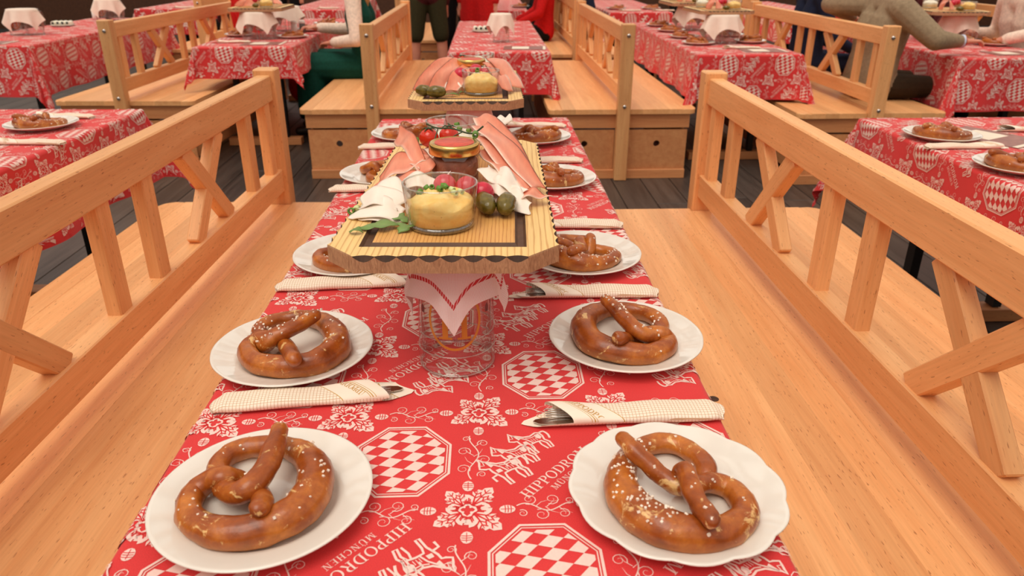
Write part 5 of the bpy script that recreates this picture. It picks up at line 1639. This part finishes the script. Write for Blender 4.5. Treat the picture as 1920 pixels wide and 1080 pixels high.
def person(label, loc, face, top, bottom, legs, hair, sitting=True, armL=None, armR=None, sleeve=None, dress=None, cuff=None, band=None, shorts=None, lean=0.0, voxel=0.0095, group='people in the tent', hipz=None, skin='skin', longhair=False, elbowL=None, elbowR=None, spread=0.11, bulk=1.0, handR=None):
    """face: angle of the facing direction; local frame x=right, y=forward, z=up; arm targets in world coordinates"""
    t = thing('person', label, 'person', loc, 0, group)
    F = Vector((math.cos(face), math.sin(face), 0)); Rt = Vector((F.y, -F.x, 0)); Up = Vector((0, 0, 1))
    def A(x, y, z): return Rt * x + F * y + Up * z          # relative to loc (floor point under the pelvis)
    mats = [top, bottom, skin, hair, 'shoe', sleeve or top, legs]
    TOPI, BOT, SK, HR, SH, SL, LG = range(7)
    B = []                                                     # bones: p0, p1, r0, r1, material
    hz = hipz or (0.545 if sitting else 0.93)
    ly = lean
    def sp(z): return ly * (z - hz)
    chest = hz + 0.36; sh = hz + 0.50; neck = hz + 0.58; hd = hz + 0.74
    for x in (-0.075, 0.075):
        B.append((A(x, 0, hz), A(x, sp(hz + .18), hz + 0.18), 0.110, 0.098, TOPI))
        B.append((A(x, sp(hz + .18), hz + 0.18), A(x * 1.15, sp(chest), chest), 0.098, 0.108, TOPI))
        B.append((A(x * 1.1, sp(chest), chest), A(x * 1.3, sp(sh), sh - 0.02), 0.108, 0.075, TOPI))
    B.append((A(-0.165, sp(sh), sh - 0.015), A(0.165, sp(sh), sh - 0.015), 0.068, 0.068, TOPI))
    B.append((A(0, sp(sh), sh), A(0, sp(neck) + .01, neck + 0.03), 0.060, 0.053, SK))
    hy = sp(hd) + 0.02
    B.append((A(0, hy, hd - 0.03), A(0, hy - 0.01, hd + 0.035), 0.078, 0.092, SK))
    B.append((A(0, hy + 0.05, hd - 0.075), A(0, hy + 0.03, hd - 0.03), 0.045, 0.06, SK))
    B.append((A(0, hy + 0.093, hd - 0.005), A(0, hy + 0.107, hd - 0.028), 0.011, 0.015, SK))
    for s in (-1, 1): B.append((A(s * 0.088, hy - 0.01, hd - 0.02), A(s * 0.090, hy - 0.012, hd + 0.02), 0.014, 0.018, SK))
    # legs
    for s in (-1, 1):
        hip = A(s * 0.09, 0, hz - 0.01)
        if sitting:
            kn = A(s * (spread + 0.02), 0.44, hz - 0.01); an = A(s * (spread + 0.03), 0.42, 0.09)
        else:
            kn = A(s * spread, 0.02, 0.50); an = A(s * (spread + 0.02), -0.01, 0.09)
        k_end = kn
        B.append((hip, kn, 0.095, 0.066, BOT))
        if shorts:
            q = hip.lerp(kn, shorts); B.pop(); B.append((hip, q, 0.105, 0.088, BOT)); B.append((q, kn, 0.068, 0.058, LG))
        B.append((kn, kn.lerp(an, 0.35), 0.058, 0.056, LG)); B.append((kn.lerp(an, 0.35), an, 0.056, 0.036, LG))
        B.append((an + Up * -0.035, an + F * 0.16 + Up * -0.05, 0.042, 0.034, SH))
        if dress:
            hem = kn + Up * (-dress)
            B.append((A(s * 0.06, 0.03, hz - 0.02), kn + Up * 0.0, 0.125, 0.115, BOT))
            B.append((kn, hem, 0.115, 0.13, BOT))
    if dress and sitting:
        B.append((A(0, 0.05, hz - 0.03), A(0, 0.42, hz - 0.03), 0.11, 0.10, BOT))
        B.append((A(0, 0.42, hz - 0.03), A(0, 0.44, hz - 0.03 - dress), 0.10, 0.11, BOT))
    # arms and hands
    org = Vector(loc)
    kids = []
    for s, tgt, eh in ((-1, armL, elbowL), (1, armR, elbowR)):
        S = A(s * 0.195, sp(sh), sh - 0.02)
        T = (Vector(tgt) - org) if tgt is not None else A(s * 0.20, 0.30 if sitting else 0.05, hz + (0.10 if sitting else -0.10))
        hint = (Vector(eh) if eh is not None else A(s * 0.5, -0.5, -0.6))
        E_, W_ = ik(S, T, 0.29, 0.26, hint)
        B.append((S, E_, 0.064, 0.052, SL)); 
        dirn = (W_ - E_).normalized()
        wr = W_ - dirn * 0.02
        B.append((E_, wr, 0.050, 0.040, SL))
        B.append((wr, W_ + dirn * 0.02, 0.029, 0.026, SK))
        if handR is not None and s == 1: dirn = Vector(handR).normalized()
        side = dirn.cross(Up); side = side.normalized() if side.length > 0.1 else Rt
        pn = side.cross(dirn)
        for k in (-1, 0, 1): B.append((W_ + side * 0.010 * k + dirn * 0.01, W_ + side * 0.021 * k + dirn * 0.075, 0.018, 0.014, SK))
        for k, fl_ in enumerate((0.072, 0.080, 0.074, 0.058)):
            o = (k - 1.5) * 0.0185
            a = W_ + side * o + dirn * 0.075
            b = a + dirn * fl_ * 0.45 - pn * 0.008 * 0 + side * o * 0.15
            c = b + (dirn * 0.75 - Up * 0.65).normalized() * fl_ * 0.35
            e = c + (dirn * 0.35 - Up * 0.9).normalized() * fl_ * 0.28
            B += [(a, b, 0.0098, 0.009, SK), (b, c, 0.009, 0.0082, SK), (c, e, 0.0082, 0.007, SK)]
        ti = -s
        a = W_ + side * ti * 0.022 + dirn * 0.025; b = a + (dirn * 0.7 + side * ti * 0.7) * 0.038; c = b + (dirn * 0.95 + side * ti * 0.1 - Up * 0.3).normalized() * 0.030
        B += [(a, b, 0.0125, 0.011, SK), (b, c, 0.0105, 0.0085, SK)]
        if cuff and s == 1: kids.append(('shirt_cuff', wr - dirn * 0.004, wr + dirn * 0.022, 0.0405, cuff))
        if band and s == 1: kids.append(('wristband', W_ + dirn * 0.004, W_ + dirn * 0.02, 0.0315, band))
    if bulk != 1.0: B = [(a, b, r0 * (bulk if m in (TOPI, SL) else 1.0), r1 * (bulk if m in (TOPI, SL) and r1 > 0.041 else 1.0), m) for a, b, r0, r1, m in B]
    mb = MB()
    for p0, p1, r0, r1, m in B: capsule(mb, p0, p1, r0, r1)
    me = mb.mesh('raw', ['skin'], fix=False)
    tmp = link('tmp', me)
    rm = tmp.modifiers.new('r', 'REMESH'); rm.mode = 'VOXEL'; rm.voxel_size = voxel
    sm = tmp.modifiers.new('s', 'SMOOTH'); sm.factor = 0.5; sm.iterations = 3
    dg = bpy.context.evaluated_depsgraph_get()
    body = bpy.data.meshes.new_from_object(tmp.evaluated_get(dg))
    bpy.data.objects.remove(tmp, do_unlink=True); bpy.data.meshes.remove(me)
    body.name = 'body'
    n = len(body.polygons)
    ctr = np.empty(n * 3); body.polygons.foreach_get('center', ctr); ctr = ctr.reshape(-1, 3)
    best = np.full(n, 1e9); mi = np.zeros(n, np.int32)
    for p0, p1, r0, r1, m in B:
        p0, p1 = np.array(p0), np.array(p1); d = p1 - p0; L2 = max(1e-9, d @ d)
        q = np.clip(((ctr - p0) @ d) / L2, 0, 1)
        dist = np.linalg.norm(ctr - (p0 + q[:, None] * d), axis=1) - (r0 + (r1 - r0) * q)
        k = dist < best; best[k] = dist[k]; mi[k] = m
    body.materials.clear()
    for m in mats: body.materials.append(M[m])
    body.polygons.foreach_set('material_index', mi)
    body.polygons.foreach_set('use_smooth', [True] * n)
    body.update()
    link('body', body, t)
    # hair cap and eyes
    hb = MB()
    c = A(0, hy - 0.015, hd + 0.03)
    P = []
    for i in range(9):
        th = (0.62 if not longhair else 0.78) * PI * i / 8
        row = []
        for k in range(22):
            a = 2 * PI * k / 22
            r = 0.104 + 0.004 * math.sin(7 * a + 3 * th)
            fr = math.sin(a) > 0.35 and th > 0.30 * PI
            tt = 0.30 * PI + (th - 0.30 * PI) * (0.15 if fr else 1.0) if th > 0.30 * PI else th
            v = A(r * 0.93 * math.sin(tt) * math.cos(a), 1.04 * r * math.sin(tt) * math.sin(a), r * math.cos(tt))
            row.append(tuple(c + v))
        P.append(row)
    hb.grid(P, closed_v=True)
    if longhair:
        for k in range(5):
            x = (k - 2) * 0.035
            hb.tube([A(x, hy - 0.085, hd), A(x * 1.3, hy - 0.12, hd - 0.15), A(x * 1.1, hy - 0.12, hd - 0.32)], [0.035, 0.034, 0.012], 8)
    hb.build('hair', [hair], t, fix=False)
    for s in (-1, 1):
        MB().sphere(A(s * 0.033, hy + 0.080, hd + 0.004), 0.012, 8, 6).build('eye', ['olive'], t)
    for nm, a, b, r, m in kids:
        MB().tube([a, b], r, 18, caps=False).build(nm, [m], t)
    return t

person('man in taupe jacket seated with one arm over the bench back, hand on table', (2.60, 5.10, 0), math.radians(-4), 'jacket', 'leder', 'leder', 'hair_brown',
       armL=(2.62, 5.52, 0.93), elbowL=(-1, 0.5, 0.0), armR=(3.03, 4.84, 0.835), elbowR=(-0.3, -1.0, -0.5), cuff='shirt_blue', band='reddress', lean=0.10, voxel=0.009, bulk=1.28, handR=(1.0, -0.12, 0.05))
person('woman in dark green dress with cream sleeves, seated at the upper left', (-0.93, 6.16, 0), math.radians(180), 'green', 'green', 'skin', 'hair_blond',
       armL=(-1.17, 6.02, 0.72), elbowL=(0.6, -0.6, -0.4), armR=(-1.35, 6.35, 0.80), sleeve='blouse', dress=0.30, lean=0.12, longhair=True, voxel=0.0095)
person('standing man in short brown leather trousers beyond the benches', (-0.60, 8.25, 0), math.radians(100), 'wine', 'leder_green', 'skin', 'hair_brown', sitting=False, shorts=0.86, spread=0.14, voxel=0.011)
person('person in red dress standing behind the far centre table', (-0.06, 8.55, 0), math.radians(250), 'reddress', 'reddress', 'skin', 'hair_brown', sitting=False, dress=0.10, voxel=0.012)
person('person in black standing left of the red dress in the back', (-0.16, 9.75, 0), math.radians(270), 'black', 'black', 'black', 'hair_brown', sitting=False, voxel=0.013)
person('second person in black far back beside the leather trousers', (-0.32, 9.0, 0), math.radians(300), 'black', 'black', 'black', 'hair_brown', sitting=False, voxel=0.013)
person('person in red top and black trousers seated right of the far table', (0.66, 8.75, 0), math.radians(180), 'reddress', 'black', 'black', 'hair_brown', voxel=0.013)
person('person in black seated farther back right of the far table', (0.66, 9.45, 0), math.radians(180), 'black', 'black', 'black', 'hair_brown', voxel=0.013)
person('person in red seen between the slatted bench and the board, upper left', (-2.02, 6.75, 0), math.radians(0), 'reddress', 'reddress', 'skin', 'hair_blond', dress=0.25, voxel=0.012)
person('person in white blouse leaning on the table at the right edge', (3.98, 5.55, 0), math.radians(175), 'blouse', 'leder_green', 'black', 'hair_brown', armL=(3.62, 5.30, 0.80), elbowL=(0.2, -1, -0.3), armR=(3.7, 5.8, 0.80), lean=0.25, voxel=0.011)
person('person in navy denim seated behind the man in taupe jacket', (2.62, 6.25, 0), math.radians(0), 'navy', 'navy', 'navy', 'hair_brown', voxel=0.013)
person('person in dark wine coat at the top right behind the board', (4.10, 7.1, 0), math.radians(180), 'wine', 'black', 'black', 'hair_brown', voxel=0.013)
person('person in navy seated back to back with the person in red', (1.10, 8.9, 0), math.radians(0), 'navy', 'black', 'black', 'hair_brown', voxel=0.013)
person('person in dark wine coat seated far back at the upper left', (-3.10, 9.6, 0), math.radians(180), 'wine', 'black', 'black', 'hair_brown', voxel=0.013)
person('person in black standing at the top left behind the tables', (-2.7, 11.0, 0), math.radians(270), 'black', 'black', 'black', 'hair_brown', sitting=False, voxel=0.013)
person('person in black standing far back at the top right', (2.65, 10.5, 0), math.radians(250), 'black', 'black', 'black', 'hair_brown', sitting=False, voxel=0.013)
